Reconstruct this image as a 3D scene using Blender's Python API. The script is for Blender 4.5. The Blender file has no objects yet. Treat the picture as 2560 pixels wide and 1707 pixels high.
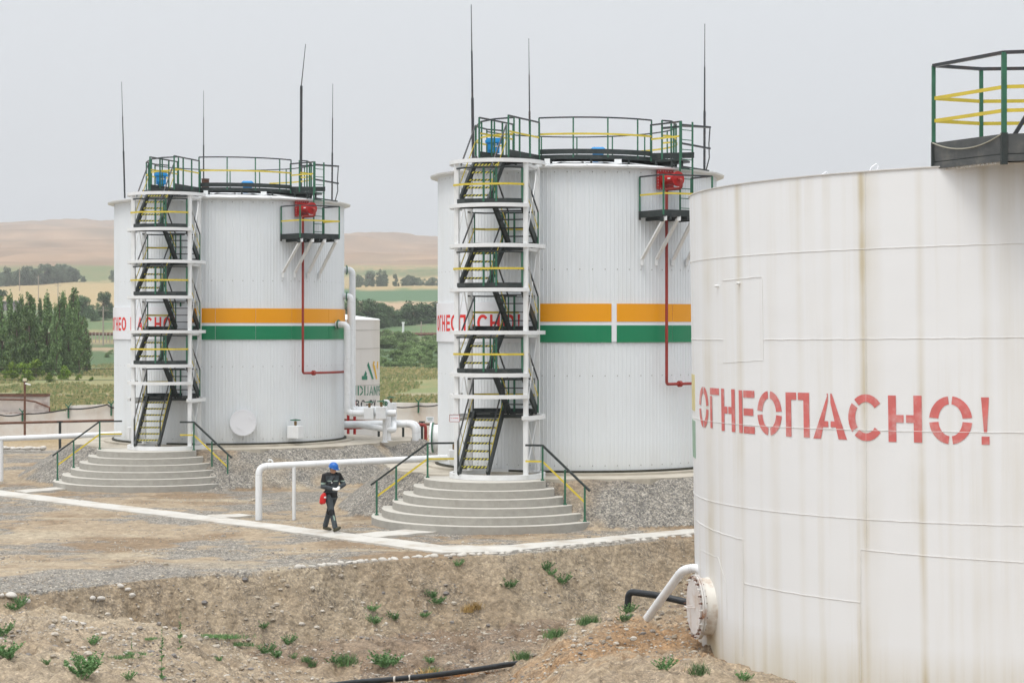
import bpy, bmesh, math, random
import numpy as np
from mathutils import Vector, Matrix
R_=math.radians
random.seed(7); rng=np.random.default_rng(7)
S=bpy.context.scene; COL=S.collection
# ---------------------------------------------------------------- camera / world / sun
F=4978.0; HZ=820.0; CH=5.2
cd=bpy.data.cameras.new('camera'); cam=bpy.data.objects.new('camera',cd); COL.objects.link(cam)
cam.location=(0,0,CH); cam.rotation_euler=(R_(90),0,0)
cd.sensor_width=36; cd.lens=36*F/2560; cd.shift_y=-(853.5-HZ)/2560; cd.clip_start=0.5; cd.clip_end=9000
S.camera=cam
S.view_settings.view_transform='Standard'; S.view_settings.look='None'
S.view_settings.exposure=0.0; S.view_settings.gamma=1
SUN_EL=66; SUN_AZ=214          # azimuth of the sun, degrees clockwise from +Y (behind the camera, a little left)
w=bpy.data.worlds.new('World'); S.world=w; w.use_nodes=True
nt=w.node_tree; nt.nodes.clear()
o_=nt.nodes.new('ShaderNodeOutputWorld'); bg=nt.nodes.new('ShaderNodeBackground')
sky=nt.nodes.new('ShaderNodeTexSky'); sky.sky_type='NISHITA'; sky.sun_disc=False
sky.sun_elevation=R_(SUN_EL); sky.sun_rotation=R_(SUN_AZ); sky.dust_density=6; sky.air_density=1.5
tc=nt.nodes.new('ShaderNodeTexCoord'); nz=nt.nodes.new('ShaderNodeTexNoise'); nz.inputs['Scale'].default_value=1.6; nz.inputs['Detail'].default_value=5
cr=nt.nodes.new('ShaderNodeValToRGB'); cr.color_ramp.elements[0].position=.2; cr.color_ramp.elements[0].color=(7.55,7.85,8.25,1)
cr.color_ramp.elements[1].position=.85; cr.color_ramp.elements[1].color=(7.9,8.15,8.5,1)
mx=nt.nodes.new('ShaderNodeMix'); mx.data_type='RGBA'; mx.inputs[0].default_value=.93   # the overcast deck covers nearly all of the blue
nt.links.new(tc.outputs['Generated'],nz.inputs['Vector']); nt.links.new(nz.outputs['Fac'],cr.inputs[0])
nt.links.new(sky.outputs[0],mx.inputs[6]); nt.links.new(cr.outputs[0],mx.inputs[7])
sz=nt.nodes.new('ShaderNodeSeparateXYZ'); nt.links.new(tc.outputs['Generated'],sz.inputs[0])     # an overcast sky is brighter overhead than at the horizon
z0=nt.nodes.new('ShaderNodeMath'); z0.operation='MAXIMUM'; z0.inputs[1].default_value=0; nt.links.new(sz.outputs[2],z0.inputs[0])
z1=nt.nodes.new('ShaderNodeMath'); z1.operation='MULTIPLY'; nt.links.new(z0.outputs[0],z1.inputs[0]); nt.links.new(z0.outputs[0],z1.inputs[1])
z2=nt.nodes.new('ShaderNodeMath'); z2.operation='MULTIPLY_ADD'; z2.inputs[1].default_value=1.9; z2.inputs[2].default_value=1; nt.links.new(z1.outputs[0],z2.inputs[0])
vm=nt.nodes.new('ShaderNodeVectorMath'); vm.operation='SCALE'; nt.links.new(mx.outputs[2],vm.inputs[0]); nt.links.new(z2.outputs[0],vm.inputs['Scale']); nt.links.new(vm.outputs[0],bg.inputs[0]); bg.inputs[1].default_value=0.1; nt.links.new(bg.outputs[0],o_.inputs[0])
sl=bpy.data.lights.new('sun','SUN'); sl.energy=1.75; sl.angle=R_(24); sl.color=(1,.96,.9)
so=bpy.data.objects.new('sun',sl); COL.objects.link(so)
d=Vector((math.sin(R_(SUN_AZ))*math.cos(R_(SUN_EL)),math.cos(R_(SUN_AZ))*math.cos(R_(SUN_EL)),math.sin(R_(SUN_EL))))
so.rotation_euler=d.to_track_quat('Z','Y').to_euler(); so.location=(0,-20,60)

# ---------------------------------------------------------------- helpers
def P(px,py,Z): return Vector(((px-1280)/F*Z, Z, CH-(py-HZ)*Z/F))
def Pz(px,py,z):
    Z=(CH-z)*F/(py-HZ); return Vector(((px-1280)/F*Z, Z, z))
def PX(px,Z): return (px-1280)/F*Z
def tag(o,label=None,cat=None,group=None,kind=None):
    if label: o['label']=label
    if cat: o['category']=cat
    if group: o['group']=group
    if kind: o['kind']=kind
    return o
def empty(name,loc=(0,0,0),rz=0,label=None,cat=None,group=None):
    o=bpy.data.objects.new(name,None); COL.objects.link(o); o.location=loc; o.rotation_euler=(0,0,rz); o.empty_display_size=.3
    return tag(o,label,cat,group)
def copy_tree(o,parent=None):
    c=o.copy(); COL.objects.link(c); c.parent=parent
    for ch in list(o.children): copy_tree(ch,c)
    return c
class MB:
    def __init__(s): s.v=[]; s.f=[]; s.m=[]; s.mi=0; s.pc=[]
    def add(s,vs,fs):
        b=len(s.v); s.pc.append((b,len(s.f))); s.v+= [tuple(v) for v in vs]; s.f+=[tuple(b+i for i in f) for f in fs]; s.m+=[s.mi]*len(fs); return s
    def box(s,c,sz,rz=0,M=None):
        hx,hy,hz=[a/2 for a in sz]
        vs=[Vector((x,y,z)) for z in(-hz,hz) for y in(-hy,hy) for x in(-hx,hx)]
        if M is None: M=Matrix.Rotation(rz,3,'Z')
        vs=[M@v+Vector(c) for v in vs]
        return s.add(vs,[(0,2,3,1),(4,5,7,6),(0,1,5,4),(2,6,7,3),(0,4,6,2),(1,3,7,5)])
    def bar(s,a,b,wd,h=None,up=(0,0,1)):
        a=Vector(a);b=Vector(b);h=h or wd; z=(b-a).normalized(); u=Vector(up)
        if abs(z.dot(u))>.98: u=Vector((0,1,0))
        x=u.cross(z).normalized(); y=z.cross(x)
        vs=[p+x*(sx*wd/2)+y*(sy*h/2) for p in(a,b) for sy in(-1,1) for sx in(-1,1)]
        return s.add(vs,[(0,2,3,1),(4,5,7,6),(0,1,5,4),(2,6,7,3),(0,4,6,2),(1,3,7,5)])
    def tube(s,pts,r,n=10,cap=True):
        pts=[Vector(p) for p in pts]; rs=r if isinstance(r,(list,tuple)) else [r]*len(pts)
        b=len(s.v); s.pc.append((b,len(s.f))); prev=None
        for i,p in enumerate(pts):
            t=(pts[min(i+1,len(pts)-1)]-pts[max(i-1,0)]).normalized()
            if prev is None:
                u=Vector((0,0,1)) if abs(t.z)<.9 else Vector((0,1,0)); x=u.cross(t).normalized()
            else: x=(prev-t*prev.dot(t)).normalized()
            prev=x; y=t.cross(x)
            for k in range(n):
                a=2*math.pi*k/n; s.v.append(tuple(p+(x*math.cos(a)+y*math.sin(a))*rs[i]))
        fs=[]
        for i in range(len(pts)-1):
            for k in range(n):
                k2=(k+1)%n; fs.append((b+i*n+k,b+i*n+k2,b+(i+1)*n+k2,b+(i+1)*n+k))
        if cap: fs.append(tuple(b+k for k in range(n))[::-1]); fs.append(tuple(b+(len(pts)-1)*n+k for k in range(n)))
        s.f+=fs; s.m+=[s.mi]*len(fs); return s
    def disc(s,c,nrm,r,th,n=24):
        c=Vector(c);nrm=Vector(nrm).normalized(); return s.tube([c,c+nrm*th],r,n)
    def arcband(s,r0,r1,z0,z1,a0,a1,n,c=(0,0)):   # angles radians about c, closed ring if span 2pi
        full=abs(abs(a1-a0)-2*math.pi)<1e-6; m=n if full else n+1; b=[]
        for i in range(m):
            a=a0+(a1-a0)*i/n; ca,sa=math.cos(a),math.sin(a)
            for r,z in((r0,z0),(r1,z0),(r1,z1),(r0,z1)): b.append((c[0]+r*ca,c[1]+r*sa,z))
        fs=[]
        for i in range(n):
            j=(i+1)%m
            for k in range(4):
                k2=(k+1)%4; fs.append((i*4+k,i*4+k2,j*4+k2,j*4+k))
        if not full: fs+=[(3,2,1,0),(n*4,n*4+1,n*4+2,n*4+3)]
        return s.add(b,fs)
    def prism(s,poly,z0,z1):
        n=len(poly); vs=[(p[0],p[1],z0) for p in poly]+[(p[0],p[1],z1) for p in poly]
        return s.add(vs,[tuple(range(n))[::-1],tuple(range(n,2*n))]+[(i,(i+1)%n,n+(i+1)%n,n+i) for i in range(n)])
    def each(s,name,mat,parent=None,**k):
        ends=s.pc[1:]+[(len(s.v),len(s.f))]; out=[]
        for (v0,f0),(v1,f1) in zip(s.pc,ends):
            q=MB(); q.v=s.v[v0:v1]; q.f=[tuple(i-v0 for i in f) for f in s.f[f0:f1]]; q.m=s.m[f0:f1]; out.append(q.build(name,mat,parent,**k))
        return out
    def build(s,name,mat,parent=None,smooth=False,fix=True,bevel=0):
        me=bpy.data.meshes.new(name); me.from_pydata(s.v,[],s.f)
        mats=mat if isinstance(mat,(list,tuple)) else [mat]
        for m in mats: me.materials.append(m)
        if len(mats)>1: me.polygons.foreach_set('material_index',s.m)
        if fix:
            bm=bmesh.new(); bm.from_mesh(me); bmesh.ops.recalc_face_normals(bm,faces=bm.faces); bm.to_mesh(me); bm.free()
        if smooth:
            me.polygons.foreach_set('use_smooth',[True]*len(me.polygons))
            try: me.set_sharp_from_angle(angle=R_(35))
            except Exception: pass
        me.update(); o=bpy.data.objects.new(name,me); COL.objects.link(o); o.parent=parent
        if bevel:
            bv=o.modifiers.new('b','BEVEL'); bv.width=bevel; bv.segments=2; bv.limit_method='ANGLE'
        return o
def elbow(pts,rad,n=5):   # round the corners of a polyline
    pts=[Vector(p) for p in pts]; out=[pts[0]]
    for i in range(1,len(pts)-1):
        a=(pts[i-1]-pts[i]); b=(pts[i+1]-pts[i]); r=min(rad,a.length*.48,b.length*.48)
        p0=pts[i]+a.normalized()*r; p2=pts[i]+b.normalized()*r
        for k in range(n+1):
            t=k/n; out.append(p0*(1-t)**2+pts[i]*2*t*(1-t)+p2*t*t)
    out.append(pts[-1]); return out
def rot2(x,y,a): return (x*math.cos(a)-y*math.sin(a), x*math.sin(a)+y*math.cos(a))

# ---------------------------------------------------------------- materials
def mat(name,col,rough=.6,metal=0,bump=0,bs=30,var=0,vs=6,spec=.4,dirt=None,dirts=3,dirtamt=.5):
    m=bpy.data.materials.new(name); m.use_nodes=True; n=m.node_tree; b=n.nodes['Principled BSDF']
    b.inputs['Base Color'].default_value=(*col,1); b.inputs['Roughness'].default_value=rough; b.inputs['Metallic'].default_value=metal
    b.inputs['Specular IOR Level'].default_value=spec
    tc=n.nodes.new('ShaderNodeTexCoord'); last=None
    if var:
        t=n.nodes.new('ShaderNodeTexNoise'); t.inputs['Scale'].default_value=vs; t.inputs['Detail'].default_value=6; n.links.new(tc.outputs['Object'],t.inputs['Vector'])
        r=n.nodes.new('ShaderNodeMapRange'); r.inputs[1].default_value=.3; r.inputs[2].default_value=.7; r.inputs[3].default_value=1-var; r.inputs[4].default_value=1+var
        n.links.new(t.outputs['Fac'],r.inputs[0]); mm=n.nodes.new('ShaderNodeMix'); mm.data_type='RGBA'; mm.blend_type='MULTIPLY'; mm.inputs[0].default_value=1
        mm.inputs[6].default_value=(*col,1); n.links.new(r.outputs[0],mm.inputs[7]); last=mm.outputs[2]
    if dirt:
        t=n.nodes.new('ShaderNodeTexNoise'); t.inputs['Scale'].default_value=dirts; t.inputs['Detail'].default_value=8; t.inputs['Roughness'].default_value=.65; n.links.new(tc.outputs['Object'],t.inputs['Vector'])
        r=n.nodes.new('ShaderNodeMapRange'); r.inputs[1].default_value=.5; r.inputs[2].default_value=.7; r.inputs[3].default_value=0; r.inputs[4].default_value=dirtamt
        n.links.new(t.outputs['Fac'],r.inputs[0]); mm=n.nodes.new('ShaderNodeMix'); mm.data_type='RGBA'; n.links.new(r.outputs[0],mm.inputs[0])
        if last: n.links.new(last,mm.inputs[6])
        else: mm.inputs[6].default_value=(*col,1)
        mm.inputs[7].default_value=(*dirt,1); last=mm.outputs[2]
    if last: n.links.new(last,b.inputs['Base Color'])
    if bump:
        t=n.nodes.new('ShaderNodeTexNoise'); t.inputs['Scale'].default_value=bs; t.inputs['Detail'].default_value=5; n.links.new(tc.outputs['Object'],t.inputs['Vector'])
        bp=n.nodes.new('ShaderNodeBump'); bp.inputs['Strength'].default_value=bump; bp.inputs['Distance'].default_value=.02; n.links.new(t.outputs['Fac'],bp.inputs['Height']); n.links.new(bp.outputs[0],b.inputs['Normal'])
    return m
def streak_mat(name,col,stain,amt,xs=5.0,zs=.12,seams=None,rough=.5,base=None):
    """painted steel with rain streaks: uses the UV map (u = arc metres, v = height)"""
    m=bpy.data.materials.new(name); m.use_nodes=True; n=m.node_tree; L=n.links; b=n.nodes['Principled BSDF']; b.inputs['Roughness'].default_value=rough
    uv=n.nodes.new('ShaderNodeUVMap'); mp=n.nodes.new('ShaderNodeMapping'); mp.inputs['Scale'].default_value=(xs,zs,1); L.new(uv.outputs[0],mp.inputs[0])
    t=n.nodes.new('ShaderNodeTexNoise'); t.inputs['Scale'].default_value=1; t.inputs['Detail'].default_value=7; t.inputs['Roughness'].default_value=.6; L.new(mp.outputs[0],t.inputs['Vector'])
    t2=n.nodes.new('ShaderNodeTexNoise'); t2.inputs['Scale'].default_value=.7; t2.inputs['Detail'].default_value=3; L.new(uv.outputs[0],t2.inputs['Vector'])
    r=n.nodes.new('ShaderNodeMapRange'); r.inputs[1].default_value=.5; r.inputs[2].default_value=.75; r.inputs[3].default_value=0; r.inputs[4].default_value=amt; L.new(t.outputs['Fac'],r.inputs[0])
    r2=n.nodes.new('ShaderNodeMapRange'); r2.inputs[1].default_value=.35; r2.inputs[2].default_value=.65; r2.inputs[3].default_value=.35; r2.inputs[4].default_value=1; L.new(t2.outputs['Fac'],r2.inputs[0])
    mu=n.nodes.new('ShaderNodeMath'); mu.operation='MULTIPLY'; L.new(r.outputs[0],mu.inputs[0]); L.new(r2.outputs[0],mu.inputs[1]); fac=mu.outputs[0]
    if base:
        sb=n.nodes.new('ShaderNodeSeparateXYZ'); L.new(uv.outputs[0],sb.inputs[0]); g=n.nodes.new('ShaderNodeMapRange'); g.inputs[1].default_value=base[0]; g.inputs[2].default_value=base[1]; g.inputs[3].default_value=base[2]; g.inputs[4].default_value=0; L.new(sb.outputs[1],g.inputs[0])
        pb=n.nodes.new('ShaderNodeMath'); pb.operation='MULTIPLY'; L.new(g.outputs[0],pb.inputs[0]); L.new(t.outputs['Fac'],pb.inputs[1]); ad=n.nodes.new('ShaderNodeMath'); ad.operation='ADD'; ad.use_clamp=True; L.new(fac,ad.inputs[0]); L.new(pb.outputs[0],ad.inputs[1]); fac=ad.outputs[0]
    if seams:
        sp=n.nodes.new('ShaderNodeSeparateXYZ'); L.new(uv.outputs[0],sp.inputs[0])
        for (u0,wd,a,v0,v1) in seams:
            s1=n.nodes.new('ShaderNodeMath'); s1.operation='SUBTRACT'; s1.inputs[1].default_value=u0; 
            # wobble
            wn=n.nodes.new('ShaderNodeMath'); wn.operation='MULTIPLY_ADD'; wn.inputs[1].default_value=wd*1.2; L.new(t.outputs['Fac'],wn.inputs[0]); L.new(sp.outputs[0],wn.inputs[2]); L.new(wn.outputs[0],s1.inputs[0])
            ab=n.nodes.new('ShaderNodeMath'); ab.operation='ABSOLUTE'; L.new(s1.outputs[0],ab.inputs[0])
            q=n.nodes.new('ShaderNodeMapRange'); q.inputs[1].default_value=0; q.inputs[2].default_value=wd; q.inputs[3].default_value=a; q.inputs[4].default_value=0; L.new(ab.outputs[0],q.inputs[0])
            g=n.nodes.new('ShaderNodeMapRange'); g.inputs[1].default_value=v0; g.inputs[2].default_value=v1; g.inputs[3].default_value=1; g.inputs[4].default_value=.15; L.new(sp.outputs[1],g.inputs[0])
            pm=n.nodes.new('ShaderNodeMath'); pm.operation='MULTIPLY'; L.new(q.outputs[0],pm.inputs[0]); L.new(g.outputs[0],pm.inputs[1])
            pn=n.nodes.new('ShaderNodeMath'); pn.operation='MULTIPLY'; L.new(pm.outputs[0],pn.inputs[0]); L.new(r2.outputs[0],pn.inputs[1])
            ad=n.nodes.new('ShaderNodeMath'); ad.operation='ADD'; ad.use_clamp=True; L.new(fac,ad.inputs[0]); L.new(pn.outputs[0],ad.inputs[1]); fac=ad.outputs[0]
    mm=n.nodes.new('ShaderNodeMix'); mm.data_type='RGBA'; L.new(fac,mm.inputs[0]); mm.inputs[6].default_value=(*col,1); mm.inputs[7].default_value=(*stain,1)
    L.new(mm.outputs[2],b.inputs['Base Color'])
    t3=n.nodes.new('ShaderNodeTexNoise'); t3.inputs['Scale'].default_value=.9; t3.inputs['Detail'].default_value=2; L.new(uv.outputs[0],t3.inputs['Vector'])
    bp=n.nodes.new('ShaderNodeBump'); bp.inputs['Strength'].default_value=.5; bp.inputs['Distance'].default_value=.03; L.new(t3.outputs['Fac'],bp.inputs['Height']); L.new(bp.outputs[0],b.inputs['Normal'])
    return m
WHITE=mat('white_paint',(.74,.75,.75),.45,var=.04,vs=3,dirt=(.5,.46,.38),dirts=2.5,dirtamt=.18)
CLAD=streak_mat('cladding_white',(.72,.75,.77),(.55,.53,.47),.25,xs=1.5,zs=.25,rough=.42,base=(1.3,2.1,.55))
PIPEW=mat('pipe_white',(.74,.755,.765),.4,var=.05,vs=4,dirt=(.5,.47,.4),dirts=3,dirtamt=.15)
BLACK=mat('black_green_paint',(.022,.030,.029),.5,var=.25,vs=8,dirt=(.09,.08,.07),dirts=6,dirtamt=.3)
GREEN=mat('green_paint',(.03,.13,.075),.45,var=.15,vs=8)
DKRAIL=mat('dark_rail',(.045,.05,.055),.4,metal=.3,var=.2,vs=5,dirt=(.16,.08,.05),dirts=4,dirtamt=.35)
YELLOW=mat('yellow_paint',(.60,.47,.05),.5,var=.1,vs=6)
RED=mat('red_paint',(.40,.012,.010),.4,var=.12,vs=5)
DRED=mat('pipe_red',(.28,.03,.022),.5,var=.15,vs=4,dirt=(.2,.08,.05),dirts=5,dirtamt=.4)
REDL=mat('letter_red',(.70,.025,.02),.5,var=.04)
REDF=mat('letter_red_faded',(.60,.15,.14),.6,var=.10,vs=5,dirt=(.66,.40,.38),dirts=3.5,dirtamt=.7)
ORANGE=mat('stripe_orange',(.78,.32,.0),.38,var=.02,vs=1)
SGREEN=mat('stripe_green',(.006,.20,.085),.38,var=.03,vs=1)
PANEL=mat('panel_white',(.76,.77,.80),.35,var=.02,vs=1)
BLUE=mat('blue_plastic',(.01,.25,.58),.4,var=.06)
HELM=mat('helmet_blue',(.006,.11,.42),.3)
CONCSHADE=mat('step_concrete_shaded',(.37,.355,.32),.9,bump=.35,bs=25,var=.07,vs=5,dirt=(.26,.245,.21),dirts=4,dirtamt=.4,spec=.2)  # risers: same concrete, darkened so their shade is in the colour
CONCLIT=mat('step_concrete_lit',(.52,.50,.45),.9,bump=.3,bs=25,var=.07,vs=3,dirt=(.36,.32,.26),dirts=3,dirtamt=.4,spec=.2)  # tread tops: pale dust, plus light from above painted into the colour
PATHM=mat('path_concrete',(.52,.50,.455),.85,bump=.25,bs=20,var=.08,vs=1.5,dirt=(.34,.28,.21),dirts=1.3,dirtamt=.8)
APRON=mat('apron_concrete',(.45,.41,.34),.9,bump=.3,bs=15,var=.12,vs=1.2,dirt=(.24,.20,.15),dirts=1.1,dirtamt=.7)
STONE=mat('white_stone',(.56,.53,.48),.8,bump=.4,bs=20,var=.12,vs=9,dirt=(.35,.31,.26),dirts=7,dirtamt=.6)
RUST=mat('rust',(.15,.075,.05),.85,var=.3,vs=5,dirt=(.07,.05,.045),dirts=3,dirtamt=.6)
WALLM=mat('wall_paint',(.70,.675,.64),.85,bump=.2,bs=6,var=.06,vs=1,dirt=(.50,.38,.27),dirts=.6,dirtamt=.5)
RUSTW=mat('rusted_wall',(.55,.50,.46),.85,var=.1,vs=2,dirt=(.12,.05,.04),dirts=.9,dirtamt=1)
BPIPE=mat('black_wrap',(.016,.019,.022),.42,bump=.4,bs=12,var=.3,vs=6)
RUBBER=mat('black_rubber',(.02,.02,.02),.7)
SEALM=mat('tar_seal',(.05,.048,.035),.95,var=.3,vs=6)
WOOD=mat('pole_wood',(.35,.30,.25),.9,var=.1)
PLATEG=mat('toe_plate_grey',(.075,.08,.08),.5,var=.2,vs=4,dirt=(.2,.18,.15),dirts=4,dirtamt=.3)
OCHRE=mat('logo_ochre',(.66,.40,.03),.6,var=.05)
LGREEN=mat('logo_green',(.03,.19,.115),.6,var=.08)
LBLACK=mat('letter_black',(.03,.03,.035),.6)
BRASS=mat('valve_brass',(.2,.13,.05),.5,metal=.6)
def hazard_mat():
    m=bpy.data.materials.new('hazard_stripe'); m.use_nodes=True; n=m.node_tree; L=n.links; b=n.nodes['Principled BSDF']
    tc=n.nodes.new('ShaderNodeTexCoord'); sp=n.nodes.new('ShaderNodeSeparateXYZ'); L.new(tc.outputs['Object'],sp.inputs[0])
    a=n.nodes.new('ShaderNodeMath'); a.operation='SUBTRACT'; L.new(sp.outputs[0],a.inputs[0]); L.new(sp.outputs[2],a.inputs[1])
    q=n.nodes.new('ShaderNodeMath'); q.operation='MULTIPLY'; q.inputs[1].default_value=10.5; L.new(a.outputs[0],q.inputs[0])
    f=n.nodes.new('ShaderNodeMath'); f.operation='FRACT'; L.new(q.outputs[0],f.inputs[0])
    g=n.nodes.new('ShaderNodeMath'); g.operation='GREATER_THAN'; g.inputs[1].default_value=.5; L.new(f.outputs[0],g.inputs[0])
    mm=n.nodes.new('ShaderNodeMix'); mm.data_type='RGBA'; L.new(g.outputs[0],mm.inputs[0]); mm.inputs[6].default_value=(.02,.02,.02,1); mm.inputs[7].default_value=(.62,.56,.08,1)
    L.new(mm.outputs[2],b.inputs['Base Color']); return m
HAZ=hazard_mat(); RIVET=mat('rivet_grey',(.30,.29,.27),.7)

# ---------------------------------------------------------------- glyphs (unit box) for painted lettering
def q_rect(x0,y0,x1,y1,nx=2):
    xs=[x0+(x1-x0)*i/nx for i in range(nx+1)]
    return [[(xs[i],y0),(xs[i+1],y0),(xs[i+1],y1),(xs[i],y1)] for i in range(nx)]
def q_arc(cx,cy,rx,ry,t,ty,a0,a1,n=14):
    out=[]
    for i in range(n):
        a=R_(a0+(a1-a0)*i/n); b=R_(a0+(a1-a0)*(i+1)/n)
        out.append([(cx+rx*math.cos(a),cy+ry*math.sin(a)),(cx+(rx-t)*math.cos(a),cy+(ry-ty)*math.sin(a)),(cx+(rx-t)*math.cos(b),cy+(ry-ty)*math.sin(b)),(cx+rx*math.cos(b),cy+ry*math.sin(b))])
    return out
def glyph(ch,st=False,t=.2,ty=.17):
    g=.035 if st else 0; q=[]
    if ch=='O':
        k=6 if st else 0
        for a in(0,90,180,270): q+=q_arc(.5,.5,.5,.5,t,ty,a+k,a+90-k,7)
    elif ch=='G': q+=q_rect(0,0,t,1-(ty+g if st else 0)); q+=q_rect(0 if st else t,1-ty,.95,1)
    elif ch=='H': q+=q_rect(0,0,t,1)+q_rect(1-t,0,1,1)+q_rect(t,.5-ty/2,.5-g,.5+ty/2)+q_rect(.5+g,.5-ty/2,1-t,.5+ty/2)
    elif ch=='E': q+=q_rect(0,0,t,1)+q_rect(t+2*g,0,1,ty)+q_rect(t+2*g,.5-ty/2,.92,.5+ty/2)+q_rect(t+2*g,1-ty,1,1)
    elif ch=='PI': q+=q_rect(0,0,t,1)+q_rect(t,1-ty,.5-g,1)+q_rect(.5+g,1-ty,1-t,1)+q_rect(1-t,0,1,1)
    elif ch=='A':
        q+=[[(0,0),(t,0),(.5-g,.85),(.5-g,1)],[(.5-g,1),(.5-g,.85),(.46-g,1),(.42,1)],[(1,0),(1-t,0),(.5+g,.8),(.5+g,1)],[(.5+g,1),(.58,1),(1,0),(.75,.5)]]
        q+=q_rect(.28,.26,.5-g,.26+ty*.8)+q_rect(.5+g,.26,.72,.26+ty*.8)
    elif ch=='C':
        if st: q+=q_arc(.55,.5,.55,.5,t,ty,38,130,7)+q_arc(.55,.5,.55,.5,t,ty,142,218,7)+q_arc(.55,.5,.55,.5,t,ty,230,322,7)
        else: q+=q_arc(.55,.5,.55,.5,t,ty,38,322,18)
    elif ch=='!': q+=[[(.1,1),(.9,1),(.65,.25),(.35,.25)],[(.1,0),(.9,0),(.9,.17),(.1,.17)]]
    elif ch=='I': q+=q_rect(.1,0,.9,1)
    elif ch=='D': q+=q_rect(0,0,t,1)+q_arc(.35,.5,.62,.5,t,ty,-88,-6 if st else 0,7)+q_arc(.35,.5,.62,.5,t,ty,6 if st else 0,88,7)
    elif ch=='J': q+=q_rect(1-t*1.4,.2,1,1)+q_arc(.45,.22,.55,.22,t*1.4,ty,-130,0,7)
    elif ch=='N': q+=q_rect(0,0,t,1)+q_rect(1-t,0,1,1)+[[(t,1),(t,.72),(1-t,0),(1-t,.28)]]
    elif ch=='P': q+=q_rect(0,0,t,1)+q_rect(t,1-ty,.5,1)+q_rect(t,.45,.5,.45+ty)+q_arc(.5,.725,.5,.275,t,ty,-90,90,8)
    elif ch=='B': q+=q_rect(0,0,t,1)+q_rect(t,1-ty,.5,1)+q_rect(t,.45,.5,.45+ty)+q_rect(t,0,.5,ty)+q_arc(.48,.76,.45,.24,t,ty*.8,-90,90,8)+q_arc(.5,.28,.5,.28,t,ty*.8,-90,90,8)
    elif ch=='T': q+=q_rect(0,1-ty,1,1)+q_rect(.5-t/2,0,.5+t/2,1-ty)
    elif ch=='R': q+=q_rect(0,0,t,1)+q_rect(t,1-ty,.5,1)+q_rect(t,.45,.5,.45+ty)+q_arc(.5,.725,.5,.275,t,ty,-90,90,8)+[[(.35,.45),(.6,.45),(1,0),(.75,0)]]
    elif ch=='Y': q+=[[(0,1),(t*1.1,1),(.6,.35),(.45,.3)],[(1-t*1.1,1),(1,1),(.42,0),(.2,0)]]
    elif ch=='Z': q+=q_arc(.45,.74,.5,.26,t,ty,-90,140,10)+q_arc(.45,.27,.52,.27,t,ty,-140,90,10)
    elif ch=='-': q+=q_rect(0,.42,1,.56)
    return q
def glyphs_on_cyl(mb,R,items,off=.006,rx=0):
    """items: (char, ang_left, ang_right, z0, z1, stencil, t, ty); angle measured from -Y turning to +X"""
    for ch,al,ar,z0,z1,st,t,ty in items:
        for q in glyph(ch,st,t,ty):
            vs=[]
            for x,y in q:
                a=al+(ar-al)*x; vs.append(((R+off)*math.sin(a),-(R+off)*math.cos(a),z0+(z1-z0)*y))
            mb.add(vs,[(0,1,2,3)])
def shell(R,z0,z1,ribs,dep,name,m,parent,zs=(),rivets=()):
    """cylinder wall, with ribs; UV u = arc, v = z"""
    prof=[]
    if ribs:
        for i in range(ribs):
            for fr,dd in((0,0),(.68,0),(.76,dep),(.92,dep)): prof.append(((i+fr)/ribs*2*math.pi,dd))
    else: prof=[(i/160*2*math.pi,0) for i in range(160)]
    lv=[z0]+list(zs)+[z1]; v=[];f=[];uv=[]
    n=len(prof)
    for z in lv:
        for a,dd in prof: v.append(((R+dd)*math.sin(a),-(R+dd)*math.cos(a),z))
    for k in range(len(lv)-1):
        for i in range(n):
            j=(i+1)%n; f.append((k*n+i,k*n+j,(k+1)*n+j,(k+1)*n+i))
            a0=prof[i][0]*R; a1=(prof[j][0] if j else 2*math.pi)*R
            uv+=[(a0,lv[k]),(a1,lv[k]),(a1,lv[k+1]),(a0,lv[k+1])]
    for z in rivets:
        for i in range(74):
            a=i*2*math.pi/74+.02; b=len(v)
            for dx,dz in((-.013,-.013),(.013,-.013),(.013,.013),(-.013,.013)): v.append(((R+dep+.008)*math.sin(a+dx/R),-(R+dep+.008)*math.cos(a+dx/R),z+dz))
            f.append((b,b+1,b+2,b+3)); uv+=[(0,0)]*4
    me=bpy.data.meshes.new(name); me.from_pydata(v,[],f); ul=me.uv_layers.new(name='UVMap')
    ul.data.foreach_set('uv',np.array(uv,dtype=np.float32).ravel()); me.materials.append(m); me.materials.append(RIVET)
    if rivets: me.polygons.foreach_set('material_index',[0]*(len(f)-74*len(rivets))+[1]*(74*len(rivets)))
    if not ribs: me.polygons.foreach_set('use_smooth',[True]*len(f))
    o=bpy.data.objects.new(name,me); COL.objects.link(o); o.parent=parent; return o
def pol(r,deg,z): return Vector((r*math.sin(R_(deg)),-r*math.cos(R_(deg)),z))   # 0 = toward the camera, + to the right

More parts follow.
